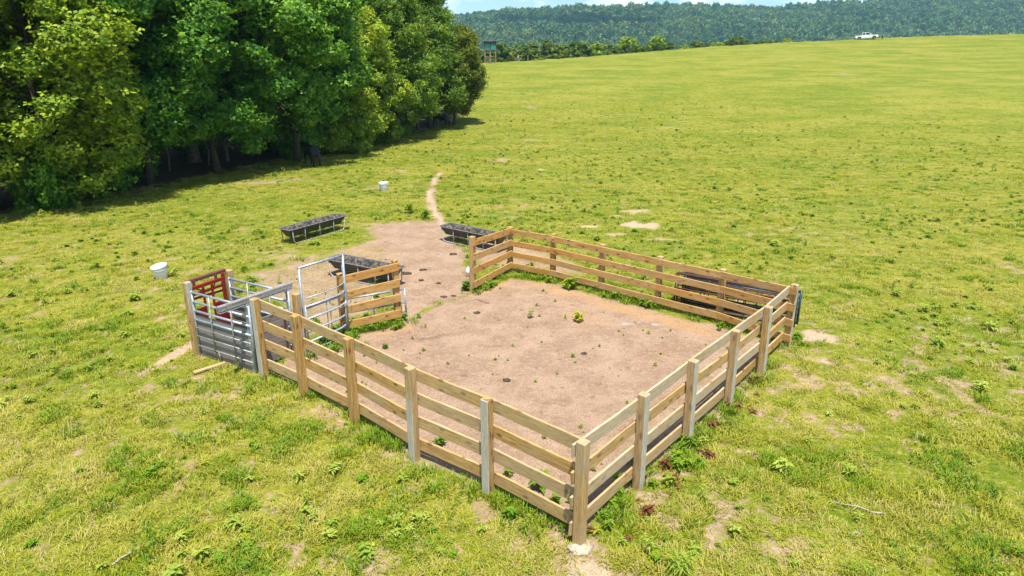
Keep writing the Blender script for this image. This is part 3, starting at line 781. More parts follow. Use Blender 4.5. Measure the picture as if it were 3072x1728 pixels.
# thin bare saplings at the wood edge
SAP = [(-23.6,34.2,2.0,.06),(-24.4,31.9,1.8,.045),(-22.1,36.6,2.0,.055),(-21.6,38.6,2.0,.12),(-26.6,28.9,1.8,.05),(-12.6,51.6,1.8,.07),(-10.4,57.4,1.9,.07),(-11.4,55.4,1.8,.06)]
sap_lb = ['thin pale sapling stem left of the thick trunk', 'thin crooked stem at the shaded wood edge', 'slender straight stem in front of the thick trunk', 'leaning dark stem right of the thick trunk', 'thin stem under the yellow green tree', 'bare stem beside the shaded hollow at the wood edge', 'bare stem left of the farther cow', 'leaning bare stem near the farther cow']
for i, (x, y, h, r) in enumerate(SAP):
    mb = MB(); q = random.Random(i)
    mb.tube([(0, 0, -.1), (q.uniform(-.1, .1), q.uniform(-.1, .1), h * .5), (q.uniform(-.35, .35), q.uniform(-.2, .2), h * 1.3)], [r * 1.2, r, r * .6], 7)
    mb.tube([(0, 0, h * .55), (q.uniform(-.6, .6), -.2, h * .95)], [r * .5, r * .2], 5)
    t = mb.build('sapling', M['bark_l'], None, (x, y, gz(x, y)), smooth=True); tag(t, sap_lb[i], 'sapling')

# trees beyond the crest of the field
TL = [(-18.2,160.6,5.5),(-13.9,160.4,4.6),(-10.5,161,4.9),(-6.9,161.0,5.1),(-4.0,162.3,5.8),(-1.5,163.8,5.3),(1.1,165.0,5.6),(4.5,167.3,6.2),(8.1,168.9,6.1),(9.9,170.0,6.2),(12.7,171.9,5.5),(15.5,173.0,5.5),(18,174.5,5.2),(20.3,176.1,5.1),(23.2,177.6,4.4),(25.7,179,4.2),(28.2,180.1,3.9),(32.1,182.7,5.6),(36.6,184.9,3.4),(41.2,187.1,5.6),(45.1,188.8,3.9),(49.5,190.7,2.9),(54.0,193.1,3.7),(57.5,194.6,3.1),(60.9,196.2,3.2),(64.4,197.9,3.2),(67.8,199.3,4.4),(71.5,200.6,3.3),(75,202,2.9),(78.8,203.9,3.2),(82.5,205.3,2.8),(86.2,206.6,3.2)]
q = random.Random(3)
for i, (x, y, h) in enumerate(TL):
    s = h / 8.4 * q.uniform(.98, 1.12)
    wd = s * q.uniform(1.25, 1.7)
    if i == 17: lb, g = 'round taller tree standing out in the row beyond the field crest', None
    elif i == 19: lb, g = 'tallest bright green tree in the row beyond the field crest', None
    else: lb, g = 'bushy tree in the row beyond the field crest', 'trees beyond the field crest'
    plant('far%d' % (q.randrange(4) if i not in (17, 19) else 2), 'broadleaf_tree', x, y, lb, 'tree', (wd, wd, s), q.uniform(0, 6), g)

# forest covering the ridge
def ridge_forest():
    src = []
    for k in range(3):
        lobes = crown_lobes(70 + k, 1.5, 9.0, 3.4, 8, 1.7, 2.6, ('oval', 'round', 'cone')[k])
        me = foliage_mesh('ridge_crown', lobes, 55, 4, 2.6, 1.9, M['leaf_ridge'], 80 + k, shell=(0.6, 0.95))
        src.append(bpy.data.objects.new('ridge_tree_source%d' % k, me))
    n = 30000
    x = RNG.uniform(-520, 1400, n); y = RNG.uniform(835, 1560, n)
    keep = (np.abs(x / y) < 0.98)
    # clearings with bare rock
    for a, b, rx, ry in ((-10, 1360, 26, 16), (250, 1395, 34, 16), (930, 1270, 55, 18), (330, 1350, 20, 12), (640, 1400, 30, 12), (120, 1400, 20, 10)):
        keep &= (((x - a) / rx) ** 2 + ((y - b) / ry) ** 2 + RNG.normal(size=n) * .35) > 1
    x = x[keep]; y = y[keep]; n = len(x)
    z = ridge_z(x, y)
    s = .5 + 1.05 * RNG.random(n) ** 1.6
    sc = np.stack([s, s, s * RNG.uniform(.75, 1.3, n)], 1)
    rot = np.stack([np.zeros(n), np.zeros(n), RNG.uniform(0, 6.28, n)], 1)
    scatter('ridge_forest', np.stack([x, y, z], 1), rot, sc, RNG.integers(0, 3, n), src, 'blue green forest covering the far ridge', 'forest')
ridge_forest()

# ------------------------------------------------------------------ fences
def board_mesh(L, th, ht, mat):
    """a sawn board: slightly bowed, cupped and sagging, ends cut a little off square"""
    q = random; n = max(3, min(8, int(L / .5) + 2)); mb = MB()
    bow = q.uniform(-.010, .010); sag = q.uniform(-.009, .003); cup = q.uniform(-.003, .003)
    e0 = q.uniform(-.012, .012); e1 = q.uniform(-.012, .012)
    for i in range(n):
        t = i / (n - 1); k = 4 * t * (1 - t)
        x = -L / 2 + L * t; dy = bow * k + q.uniform(-.002, .002); dz = sag * k + q.uniform(-.003, .003)
        sk = e0 if i == 0 else (e1 if i == n - 1 else 0)
        h2 = ht / 2 + q.uniform(-.003, .003); c = .005
        for yy, zz in ((-th / 2, -h2 + c), (-th / 2 + c, -h2), (th / 2 - c, -h2), (th / 2, -h2 + c), (th / 2, h2 - c), (th / 2 - c, h2), (-th / 2 + c, h2), (-th / 2, h2 - c)):
            mb.v.append((x + sk * (1 if zz > 0 else -1), yy + dy + cup, zz + dz))
        if i:
            a = (i - 1) * 8; b = i * 8
            for k_ in range(8): mb.f.append((a + k_, b + k_, b + (k_ + 1) % 8, a + (k_ + 1) % 8))
    mb.f.append(tuple(range(8))); mb.f.append(tuple((n - 1) * 8 + k_ for k_ in reversed(range(8))))
    for f_ in range(len(mb.f)): mb.f[f_] = tuple(reversed(mb.f[f_]))
    return mb.mesh('board', mat)
def board_obj(parent, a, b, th, ht, mat, rndz=0.0):
    a = Vector(a); b = Vector(b); d = b - a; L = d.length
    me = board_mesh(L, th, ht, mat)
    o = link('board', me, parent)
    o.location = (a + b) / 2
    X = d.normalized(); Y = Vector((0, 0, 1)).cross(X).normalized(); Z = X.cross(Y)
    o.rotation_euler = Matrix((X, Y, Z)).transposed().to_euler()
    return o
def post_obj(parent, x, y, h, ang, w=0.155, mat=None, z0=-0.15, name='post', wd=None):
    me = MB().cbox((0, 0, (h + z0) / 2), (w, wd or w, h - z0), 0.009).mesh('post', mat or M['post'])
    return link(name, me, parent, None, (x, y, 0), (random.uniform(-.006, .006), random.uniform(-.006, .006), ang))
ZT = (1.655, 1.215, 0.80, 0.372)      # board tops for a post 1.70 high
BH = 0.222
def fence(label, posts, side, mats, pmat, skip=(), spans=2, extend=(0, 0), zt=ZT, jitter=.008):
    """posts: (x, y, h); boards run along the left(+1)/right(-1) side of the walking direction"""
    root = empty('board_fence', (posts[0][0], posts[0][1], 0)); tag(root, label, 'fence')
    ox, oy = posts[0][0], posts[0][1]
    P = [Vector((x - ox, y - oy, 0)) for x, y, h in posts]
    for i, (x, y, h) in enumerate(posts):
        a = P[max(0, i - 1)]; b = P[min(len(P) - 1, i + 1)]
        d = (b - a).normalized()
        if i not in skip:
            post_obj(root, x - ox, y - oy, h, math.atan2(d.y, d.x) + side * math.pi / 2 * (-1 if (x, y) == (0.02, 0.04) else 1), mat=M['post_o'] if (x, y) == (0.02, 0.04) else pmat)
    off = 0.155 / 2 + 0.030
    rnd = random.Random(label)
    def at(i, fr):
        a = P[max(0, i - 1)]; b = P[min(len(P) - 1, i + 1)]; d = (b - a).normalized()
        n = Vector((-d.y, d.x, 0)) * side
        return P[i] + n * off + Vector((0, 0, (fr - BH / 2) * posts[i][2] / 1.70))
    n = len(P)
    for r, zt_ in enumerate(zt):
        i = 0; first = True
        while i < n - 1:
            st = spans if not first else (spans if r % 2 == 0 else max(1, spans - 1))
            first = False
            j = min(n - 1, i + st)
            a = at(i, zt_); b = at(j, zt_)
            d = (b - a).normalized()
            ea = 0.075 + extend[0] if i == 0 else -0.003
            eb = 0.075 + extend[1] if j == n - 1 else -0.003
            a = a - d * ea; b = b + d * eb
            # split straight boards where the run bends
            mids = [at(k, zt_) for k in range(i + 1, j)]
            dev = max([((m - a) - d * (m - a).dot(d)).length for m in mids], default=0)
            segs = [(a, b)]
            if dev > 0.05:
                pts = [a] + mids + [b]; segs = list(zip(pts[:-1], pts[1:]))
            for s0, s1 in segs:
                dz = Vector((0, 0, rnd.uniform(-jitter, jitter)))
                mm = mats[r] if isinstance(mats, (list, tuple)) else mats
                board_obj(root, s0 + dz, s1 + dz, 0.042, BH * sum(p_[2] for p_ in posts) / len(posts) / 1.76, mm)
            i = j
    return root

LEFT = [(0.02,0.04,1.77),(-1.39,1.22,1.79),(-2.76,2.17,1.86),(-4.15,3.45,1.84),(-5.52,4.56,1.86),(-6.69,5.39,1.92)]
fence('tan board fence along the left front of the pen, ending at the chute', LEFT, -1, M['board'], M['post'], extend=(-0.12, 0))
RIGHT = [(0.02,0.04,1.77),(1.16,1.38,1.79),(2.34,2.71,1.73),(3.6,4.18,1.68),(4.8,5.54,1.67),(6.03,7.08,1.66)]
fence('pale board fence along the right side of the pen, with five posts outside', RIGHT, 1, [M['board_p'], M['board'], M['board_p'], M['board']], M['post'], skip=(0,), extend=(0.02, -0.1))
BACK = [(6.03,7.08,1.66),(4.76,8.61,1.55),(3.32,9.85,1.54),(1.82,11.12,1.54),(0.37,12.33,1.56),(-1.05,13.25,1.56)]
fence('board fence along the far side of the pen, with steel panels stacked behind it', BACK, 1, [M['board'], M['board_o'], M['board_o'], M['board_o']], M['post'], skip=(0,), extend=(0.05, 0))
fence('short orange board wing on the right of the pen opening, beside a feed trough', [(-1.05,13.25,1.60),(-2.22,11.09,1.80)], 1, M['board_o'], M['post_o'], skip=(0,), extend=(-0.1, 0))
fence('short orange board wing on the left of the pen opening, beside the tube gate', [(-5.47,7.86,1.68),(-4.17,8.65,1.80)], -1, M['board_o'], M['post_o'])

# concrete at the near corner
def lump(name, mat, r, seed, loc, sq=(1, 1, .4), label=None, cat=None, parent=None, group=None, n=2):
    bm = bmesh.new(); bmesh.ops.create_icosphere(bm, subdivisions=n, radius=r)
    q = random.Random(seed); ph = [q.uniform(0, 6) for _ in range(6)]
    for v in bm.verts:
        c = v.co.normalized()
        k = 1 + .18 * math.sin(c.x * 4 + ph[0]) * math.sin(c.y * 5 + ph[1]) + .12 * math.sin(c.z * 7 + ph[2] + c.x * 5) + q.uniform(-.05, .05)
        v.co = Vector((v.co.x * k * sq[0], v.co.y * k * sq[1], v.co.z * k * sq[2]))
    me = bpy.data.meshes.new(name); bm.to_mesh(me); bm.free(); me.materials.append(mat)
    for p in me.polygons: p.use_smooth = True
    o = link(name, me, parent, None, loc)
    if label: tag(o, label, cat, group)
    return o
lump('footing', M['concrete'], 0.17, 3, (0.02, -0.06, 0.0), (1.1, .9, .35), 'pale concrete lump at the foot of the near corner post', 'concrete')

# ------------------------------------------------------------------ working chute
P5 = Vector((-6.80, 5.46, 0)); FL = Vector((-8.78, 6.57, 0)); IP = Vector((-6.20, 6.42, 0)); HF = Vector((-8.26, 7.55, 0))
def tubes(parent, segs, r, mat, name='rail', n=8):
    out = []
    for a, b in segs:
        out.append(MB().tube([a, b], r, n).build(name, mat, parent, smooth=True))
    return out
def wood_post_thing(label, p, h, mat, ang=0):
    t = empty('fence_post', p); post_obj(t, 0, 0, h, ang, mat=mat); tag(t, label, 'post'); return t
cu = (FL - P5).normalized(); cn = Vector((-cu.y, cu.x, 0)) * -1        # cn points into the field behind the chute
ang = math.atan2(cu.y, cu.x)
wood_post_thing('stout wooden post at the outer left end of the cattle chute', FL + cu * .0, 1.90, M['post'], ang)
wood_post_thing('wooden post behind the red headgate', HF + cu * .05 + cn * .12, 1.84, M['post_o'], ang)
wood_post_thing('yellowish wooden post between the sliding gate and the tall tube gate', IP + Vector((.06, .0, 0)), 1.66, M['post_o'], ang)
def chute_side(label, A, B, top, planks, out, labelplank):
    """tube panel from A to B with planks on its lower half; out = direction the planks face"""
    root = empty('chute_panel', A); d = (B - A); L = d.length; u = d.normalized()
    def p(s, z, o=0.0): return u * s + out * o + Vector((0, 0, z))
    for z in (top, top - .24, top - .47, top - .70):
        MB().tube([p(.05, z), p(L - .05, z)], .030, 10).build('rail', M['galv'], root, smooth=True)
    for z in (.78, .56, .30):
        MB().tube([p(.05, z, .045), p(L - .05, z, .045)], .014, 8).build('rail', M['galv_dull'], root, smooth=True)
    for s in (.30, .66):
        MB().tube([p(L * s, .28, .065), p(L * s, top, .036)], .016, 8).build('stay', M['galv_dull'], root, smooth=True)
    MB().tube([p(L * .6, .03, .03), p(L * .6, .3, .05)], .014, 8).build('stay', M['galv_dull'], root, smooth=True)
    for s in (.03, L - .03):
        MB().tube([p(s, .02), p(s, top + .03)], .028, 10).build('end_upright', M['galv'], root, smooth=True)
    for i, z in enumerate(planks):
        me = MB().cbox((0, 0, 0), (L - .16, .035, .205), .004).mesh('plank', M['plank'])
        o = link('plank', me, root); o.location = p(L / 2, z, -.02); o.rotation_euler = (random.uniform(-.01, .01), random.uniform(-.006, .006), math.atan2(u.y, u.x))
    tag(root, label, 'panel'); return root
chute_side('outer chute side of galvanized rails over weathered grey planks', P5 - cu * .0 + cu * .10, FL - cu * .10, 1.66, (.98, .765, .55, .335, .12), -cn, None)
chute_side('inner chute side of galvanized rails, seen behind the outer one', IP + cu * .14, HF - cu * .05, 1.66, (.86, .645, .43, .215), cn * -1, None)
# steel upright strapped to the last fence post, and the overhead track with sliding plank gate
def sliding_gate():
    root = empty('sliding_gate', P5 + cu * .22)
    T = Vector((.99, 1.55, 0)).normalized()
    def q(s, z, o=0.0): return T * s + Vector((0, 0, z)) + Vector((-T.y, T.x, 0)) * o
    a = math.atan2(T.y, T.x)
    me = MB().box((0, 0, .05), (1.95, .10, .035)).box((0, -.035, 0), (1.95, .02, .10)).box((0, .035, -.02), (1.95, .02, .14)).mesh('track', M['galv_dull'])
    o = link('track', me, root); o.location = q(.30, 1.80); o.rotation_euler = (0, 0, a)
    me = MB().box((0, 0, 0), (1.95, .05, .012)).mesh('track_flange', M['galv'])
    o = link('track_flange', me, root); o.location = q(.30, 1.715, -.03); o.rotation_euler = (0, 0, a)
    for s in (.02, 1.14):
        me = MB().box((0, 0, .90), (.055, .085, 1.80)).mesh('frame_upright', M['galv'])
        o = link('frame_upright', me, root); o.location = q(s, 0); o.rotation_euler = (0, 0, a)
    for i in range(6):
        me = MB().cbox((0, 0, 0), (1.00, .036, .19), .004).mesh('plank', M['plank'])
        o = link('plank', me, root); o.location = q(.585, .16 + .197 * i, .03 + .004 * (i % 2)); o.rotation_euler = (random.uniform(-.02, .02), random.uniform(-.012, .012), a)
    for s in (.18, .98):
        MB().box((0, 0, 0), (.04, .02, 1.2)).build('batten', M['rust'], root, q(s, .68, -.005), (0, 0, a))
    tag(root, 'sliding plank gate hung from an overhanging galvanized track at the chute mouth', 'gate')
sliding_gate()
# red headgate at the chute's far end
def headgate():
    c = (FL + HF) / 2
    root = empty('headgate', c + cu * .02); w = (HF - FL).length - .16
    u = (HF - FL).normalized(); a = math.atan2(u.y, u.x)
    def part(name, mat, s, z, o, dim, tilt=0):
        me = MB().cbox((0, 0, 0), dim, min(dim) * .12).mesh(name, mat)
        ob = link(name, me, root); ob.location = u * s + cu * o + Vector((0, 0, z)); ob.rotation_euler = (0, tilt, a); return ob
    part('top_beam', M['rustred'], 0.02, 1.98, .10, (w + .24, .10, .09))
    part('top_rail', M['red'], 0, 1.80, .02, (w, .07, .09))
    part('crossbar', M['red'], 0, 1.62, .02, (w, .05, .07))
    part('crossbar', M['red'], .02, 1.48, .05, (w * .9, .05, .05), .05)
    for s in (-w / 2, w / 2):
        part('upright', M['red'], s, .98, .02, (.075, .075, 1.95))
    part('strut', M['rustred'], .3, 1.89, .06, (.06, .05, .18)); part('strut', M['rustred'], -.32, 1.89, .06, (.06, .05, .18))
    for sg, s in ((-1, -.30), (1, .27)):
        d = part('door_leaf', M['red'], s, .68, -.03, (.27, .025, 1.10)); 
        part('door_stile', M['red'], s - sg * .16, .95, -.01, (.05, .05, 1.62)); part('door_stile', M['red'], s + sg * .15, .95, -.012, (.045, .05, 1.62))
    part('sill', M['red'], 0, .08, .0, (w, .09, .08))
    for s in (-.15, .15):
        me = MB().tube([u * s + Vector((0, 0, 1.66)), u * (s * 2.2) + cu * .12 + Vector((0, 0, 1.77))], .018, 8).mesh('lever', M['rustred'], True); link('lever', me, root)
    root.scale = (1, 1, .93)
    tag(root, 'red painted cattle headgate under a rusty beam at the end of the chute', 'headgate')
headgate()
# tall tube gate in a bow frame
def bow_gate():
    A = Vector((-6.08, 6.62, 0)); B = Vector((-5.31, 7.70, 0))
    root = empty('bow_gate', A); u = (B - A).normalized(); L = (B - A).length
    def p(s, z, o=0.0): return u * s + Vector((0, 0, z)) + Vector((u.y, -u.x, 0)) * o
    MB().tube([p(0, -.05), p(0, 2.25)], .030, 10).build('upright', M['galv'], root, smooth=True)
    MB().tube([p(L, -.05), p(L, 2.25)], .034, 10).build('upright', M['galv'], root, smooth=True)
    MB().tube([p(-.03, 2.23), p(L + .03, 2.23)], .030, 10).build('top_bar', M['galv'], root, smooth=True)
    for i, z in enumerate((1.46, 1.24, .92, .60, .32, .08)):
        r = .013 if i == 0 else .026
        MB().tube([p(.05, z - .02, .04), p(L * .5, z - .02, .05), p(L * .8, z, .05), p(L * .93, z + .02, .02), p(L - .02, z + .04, 0)], r, 8).build('rail', M['galv'], root, smooth=True)
    MB().tube([p(.05, 1.17, .03), p(L - .05, 1.17, .02)], .022, 8).build('rail', M['galv'], root, smooth=True)
    for s, z0 in ((.52, .06), (.60, .06)):
        MB().tube([p(L * s, z0, .03), p(L * s, 1.44 - (s - .52) * 2.5, .03)], .013, 8).build('stay', M['galv_dull'], root, smooth=True)
    MB().tube([p(.06, .05, .03), p(.06, 1.26, .03)], .026, 8).build('end_upright', M['galv'], root, smooth=True)
    MB().tube([p(L - .10, .02, .06), p(L - .08, .95, .07), p(L - .02, 1.02, .03)], .022, 8).build('end_upright', M['galv'], root, smooth=True)
    for k in range(3):
        MB().tube([p(L - .16, .90 + .03 * k, .09), p(L + .05, .92 + .03 * k, .10), p(L + .22, .88 + .02 * k, -.05)], .006, 5).build('wire_tie', M['steel_white'], root, smooth=True)
    tag(root, 'tall galvanized bow frame gate with tube rails between post and board wing', 'gate')
bow_gate()
def tube_panel(label, A, B, h, rails, r, mats, lean, stays=(.33, .66), mesh_r=.015, base=0.0, name='tube_panel'):
    root = empty(name, A); u = (B - A); L = u.length; u.normalize()
    n = Vector((-u.y, u.x, 0)) * lean
    def p(s, z): return u * s + n * z + Vector((0, 0, z + base))
    for k, z in enumerate(rails):
        MB().tube([p(0, z), p(L, z)], r, 8).build('rail', mats[k % len(mats)], root, smooth=True)
    for s in (0.0, L):
        MB().tube([p(s, 0), p(s, h)], r, 8).build('end_upright', mats[0], root, smooth=True)
    for s in stays:
        MB().tube([p(L * s, rails[-1]), p(L * s, rails[0])], mesh_r, 6).build('stay', mats[-1], root, smooth=True)
    tag(root, label, 'panel'); return root
tube_panel('grey tube panel standing behind the left board wing', Vector((-5.45, 8.22, 0)), Vector((-3.98, 9.02, 0)), .82, (.80, .42, .10), .026, [M['galv'], M['galv_dull']], .12, (.45, .92), .014)
# stacked panels outside the far fence
SA = Vector((3.80, 9.82, 0)); SB = Vector((6.55, 8.14, 0)); so = Vector((.52, .85, 0)).normalized()
tube_panel('rusty brown tube panel, nearest the fence in the stack behind it', SA, SB, 1.04, (1.02, .80, .58, .34, .10), .027, [M['rust']], .06, (.30, .62, .8))
tube_panel('dark green tube panel, second in the stack behind the far fence', SA + so * .13 + Vector((.22, -.12, 0)), SB + so * .12 + Vector((.06, -.04, 0)), 1.0, (.94, .74, .58, .42, .24, .08), .030, [M['dgreen']], .06, (.15, .5, .85))
tube_panel('rusty tube panel, third in the stack behind the far fence', SA + so * .25, SB + so * .24, 1.0, (.97, .8, .6, .38, .12), .024, [M['rust']], .06, (.1, .45, .7))
tube_panel('dark green tube panel, outermost in the stack behind the far fence', SA + so * .38 + Vector((.1, -.06, 0)), SB + so * .38 + Vector((.1, -.06, 0)), 1.0, (.96, .80, .62, .45, .28, .08), .034, [M['dgreen']], .05, (.2, .55, .8))
# strap hung over the right wing, short stake under the chute
mb = MB(); mb.tube([(0, 0, 1.2), (0, .005, 1.62), (.02, .05, 1.66), (.03, .12, 1.62), (.03, .13, 1.35)], .010, 6)
tag(mb.build('strap', M['black_plastic'], None, (-1.30, 12.62, 0.0), (0, 0, R(60)), True), 'thin black strap hung over the top board of the right wing', 'strap')
me = MB().cbox((0, 0, 0), (.75, .10, .045), .004).mesh('stake', M['board_p'])
o = link('stake', me); o.location = (-8.1, 5.75, .05); o.rotation_euler = (0, R(3), R(52)); tag(o, 'short yellow board end poking out under the chute', 'board')

# ------------------------------------------------------------------ feed troughs
def trough(label, fl, fr, length=3.05):
    """fl, fr: ground points of the near runner; trough lies behind it"""
    a = Vector((*fl, 0)); b = Vector((*fr, 0)); u = (b - a).normalized(); c = (a + b) / 2
    n = Vector((-u.y, u.x, 0))
    W = .70; H = .60; T = .32; L = length
    root = empty('feed_trough', c + n * W / 2 * .9, math.atan2(u.y, u.x))
    def ring(l, w, z, rc, k=5):
        pts = []
        for cx_, cy_, a0 in ((l / 2 - rc, w / 2 - rc, 0), (-l / 2 + rc, w / 2 - rc, 90), (-l / 2 + rc, -w / 2 + rc, 180), (l / 2 - rc, -w / 2 + rc, 270)):
            for i in range(k):
                t = R(a0 + 90 * i / (k - 1)); pts.append((cx_ + rc * math.cos(t), cy_ + rc * math.sin(t), z))
        return pts
    def loft(rings, close_last):
        mb = MB(); m = len(rings[0])
        for r_ in rings: mb.v += r_
        for i in range(len(rings) - 1):
            for k in range(m):
                mb.f.append((i * m + k, i * m + (k + 1) % m, (i + 1) * m + (k + 1) % m, (i + 1) * m + k))
        if close_last: mb.f.append(tuple((len(rings) - 1) * m + k for k in range(m)))
        return mb
    out = loft([ring(L, W, H, .10), ring(L - .06, W - .06, H - .03, .09), ring(L - .36, W * .55, H - T, .08)], True)
    tub = out.build('tub', M['black_plastic'], root)
    inn = loft([ring(L - .05, W - .05, H + .002, .09), ring(L - .14, W - .12, H - .05, .09), ring(L - .42, W * .5, H - T + .02, .07)], True)
    for i, f in enumerate(inn.f): inn.f[i] = tuple(reversed(f))
    inn.build('tub_inside', M['trough_in'], tub)
    rim = ring(L + .01, W + .01, H + .004, .10); rim.append(rim[0])
    MB().tube(rim, .020, 6, False).build('rim', M['trough_rim'], tub, smooth=True)
    for sy in (-1, 1):
        y = sy * W * .47
        MB().tube([(-L / 2 + .14, y, H - .02), (-L / 2 + .17, y, .12), (-L / 2 + .28, y, .025), (L / 2 - .28, y, .025), (L / 2 - .17, y, .12), (L / 2 - .14, y, H - .02)], .022, 7).build('runner', M['steel_white'], root, smooth=True)
        for s in (-.25, .0, .25):
            MB().tube([(L * s, y, .03), (L * s, y, H - .02)], .019, 7).build('leg', M['steel_white'], root, smooth=True)
    for s in (-.25, .25):
        MB().tube([(L * s, -W * .47, .22), (L * s, W * .47, .22)], .016, 6).build('brace', M['steel_white'], root, smooth=True)
    tag(root, label, 'trough'); return root
trough('black feed trough alone on the grass, farthest left of the three', (-9.75, 16.35), (-8.10, 19.05))
trough('black feed trough behind the right board wing', (-3.95, 17.16), (-1.45, 15.27))
trough('black feed trough on bare soil behind the left board wing', (-7.22, 12.64), (-4.78, 11.24), 2.85)

# ------------------------------------------------------------------ buckets and small things
def bucket(label, x, y, rt, h, rz=0, tilt=(0, 0), lid=False, name='bucket'):
    root = empty(name, (x, y, gz(x, y)), rz); root.rotation_euler = (tilt[0], tilt[1], rz)
    rb = rt * .80
    pail = MB().lathe([(0.001, .0), (rb * .96, 0), (rb, .01), (rt * .97, h - .06), (rt * .97, h), (rt * .92, h), (rt * .90, h - .06), (rb * .94, .03), (0.001, .03)], 24).build('pail', M['white_plastic'], root, smooth=True)
    for z in (h - .03, h - .085):
        MB().lathe([(rt * .96, z - .012), (rt * 1.045, z - .012), (rt * 1.045, z + .014), (rt * .96, z + .014)], 24).build('rib', M['white_plastic'], pail)
    if lid:
        o = MB().lathe([(0.001, .012), (rt * 1.08, .012), (rt * 1.10, 0), (rt * 1.10, -.035), (rt * 1.06, -.035)], 24).build('lid', M['white_plastic'], root, (0, 0, h + .02), (0, R(-7), 0))
    pts = [(rt * 1.04 * math.cos(t), -rt * 1.04 * math.sin(t) * 1.0, h - .05 - .18 * math.sin(t)) for t in [math.pi * i / 10 for i in range(11)]]
    MB().tube(pts, .004, 5).build('handle', M['steel_white'], pail, smooth=True)
    tag(root, label, 'bucket'); return root
bucket('white plastic bucket with a tilted lid in the grass left of the chute', -12.73, 12.42, .235, .42, .5, (R(3), R(-5)), True)
bucket('white plastic bucket on worn ground near the wood', -8.16, 27.5, .26, .50, 1.0, (R(-3), 0))
jug = empty('jug', (-2.46, 12.55, 0.0)); 
MB().lathe([(.001, .07), (.085, .07), (.088, .22), (.07, .29), (.03, .32), (.03, .35), (.001, .35)], 14).build('bottle', M['white_plastic'], jug, smooth=True)
MB().lathe([(.001, 0), (.080, 0), (.084, .07), (.001, .07)], 14).build('base', M['rustred'], jug, smooth=True)
tag(jug, 'small white jug beside the end post of the right wing', 'jug')
for i, (x, y, r, lb) in enumerate([(2.2, 8.50, .16, 'flat pale stone lying on the bare soil of the pen'), (3.0, 8.45, .14, 'pale stone near the far fence inside the pen'), (2.55, 8.62, .07, 'smallest pale stone between two others in the pen'), (-.15, -.55, .10, 'pale stone in front of the near corner post')]):
    lump('stone', M['stone'], r, 20 + i, (x, y, -.01), (1.5, .75, .22), lb, 'stone')
for i, (x, y, r) in enumerate([(-4.1, 13.3, .13), (-4.6, 12.9, .17), (-4.0, 12.2, .08), (-3.4, 11.9, .07), (-3.1, 10.6, .12), (-2.8, 10.7, .08), (-2.0, 9.3, .10), (-1.1, 5.2, .09), (0.8, 6.6, .08), (-3.2, 15.2, .14)]):
    lump('dung_pile', M['dung'], r, 40 + i, (x, y, .005), (1.2, 1, .28), 'small dark dung pile on the bare soil', 'dung', None, 'dung piles on the bare soil', 1)
ST = [(-3.0, 7.55, 20, .9, 'dark twig lying near the left board wing'), (-1.9, 10.2, 140, .6, 'short twig on the soil in the pen opening'), (-6.9, 14.6, 15, 1.3, 'long twig on the soil near the tube gate'), (4.6, .8, 160, .8, 'pale stick in the grass right of the pen'), (3.1, -1.3, 150, .9, 'pale stick in the grass at the lower right'), (-6.6, -.2, 60, .5, 'pale curved stick in the grass at the lower left')]
for i, (x, y, a, L, lb) in enumerate(ST):
    mb = MB(); q = random.Random(60 + i)
    pts = [(L * (t - .5), q.uniform(-.05, .05) * L, .02 + q.uniform(0, .03)) for t in (0, .25, .5, .75, 1)]
    mb.tube(pts, [.014, .013, .011, .009, .005], 6); mb.tube([pts[2], (pts[2][0] + .12 * L, .14 * L, .05)], [.008, .004], 5)
    tag(mb.build('stick', M['stick'] if i < 3 else M['stick_pale'], None, (x, y, .01), (0, 0, R(a)), True), lb, 'stick')

# ------------------------------------------------------------------ weeds
def weed_geo(seed, nst, h, leafL, leafW, nleaf):
    rng = random.Random(seed); v = []; f = []
    for s in range(nst):
        a = rng.uniform(0, 6.28); lean = rng.uniform(.1, .55) * (0.4 if s == 0 else 1)
        hh = h * rng.uniform(.6, 1)
        tip = Vector((math.cos(a) * lean * hh, math.sin(a) * lean * hh, hh))
        n = len(v); w = .006
        v += [(-w, 0, 0), (w, 0, 0), (tip.x + w * .5, tip.y, tip.z), (tip.x - w * .5, tip.y, tip.z)]; f.append((n, n + 1, n + 2, n + 3))
        for i in range(nleaf):
            t = .25 + .75 * (i + rng.random() * .5) / nleaf; t = min(t, 1)
            c = tip * t; la = i * 2.4 + rng.uniform(-.4, .4)
            up = rng.uniform(-.15, .55)
            d = Vector((math.cos(la), math.sin(la), up)).normalized(); L = leafL * rng.uniform(.6, 1.1) * (1.1 - .4 * t)
            p = Vector((-math.sin(la), math.cos(la), 0)) * leafW * rng.uniform(.7, 1.1)
            m = c + d * L * .45 + Vector((0, 0, L * .08)); e = c + d * L - Vector((0, 0, L * rng.uniform(.05, .35)))
            n = len(v)
            v += [tuple(c), tuple(m + p / 2), tuple(e), tuple(m - p / 2)]; f += [(n, n + 1, n + 2, n + 3)]
    return v, f
def weed_thing(label, x, y, mat, s=1.0, group=None, seed=1, args=(4, .28, .16, .05, 8)):
    v, f = weed_geo(seed, *args)
    me = bpy.data.meshes.new('weed'); me.from_pydata(v, [], f); me.materials.append(mat); me.update()
    o = link('weed', me, None, None, (x, y, gz(x, y))); o.scale = (s, s, s); o.rotation_euler = (0, 0, seed * 1.3)
    tag(o, label, 'weed', group); return o
weed_thing('bright yellow green weed alone in the middle of the pen', .86, 8.62, M['weed_yellow'], 0.95, None, 5, (10, .36, .14, .06, 12))
weed_thing('dark green upright weed left of the yellow green weed in the pen', -.48, 8.9, M['grass_green'], 1.0, None, 6, (4, .36, .13, .04, 10))
weed_thing('leafy weed behind the left fence near the corner', -.55, 1.35, M['grass_green'], 1.25, None, 7, (8, .34, .16, .06, 10))
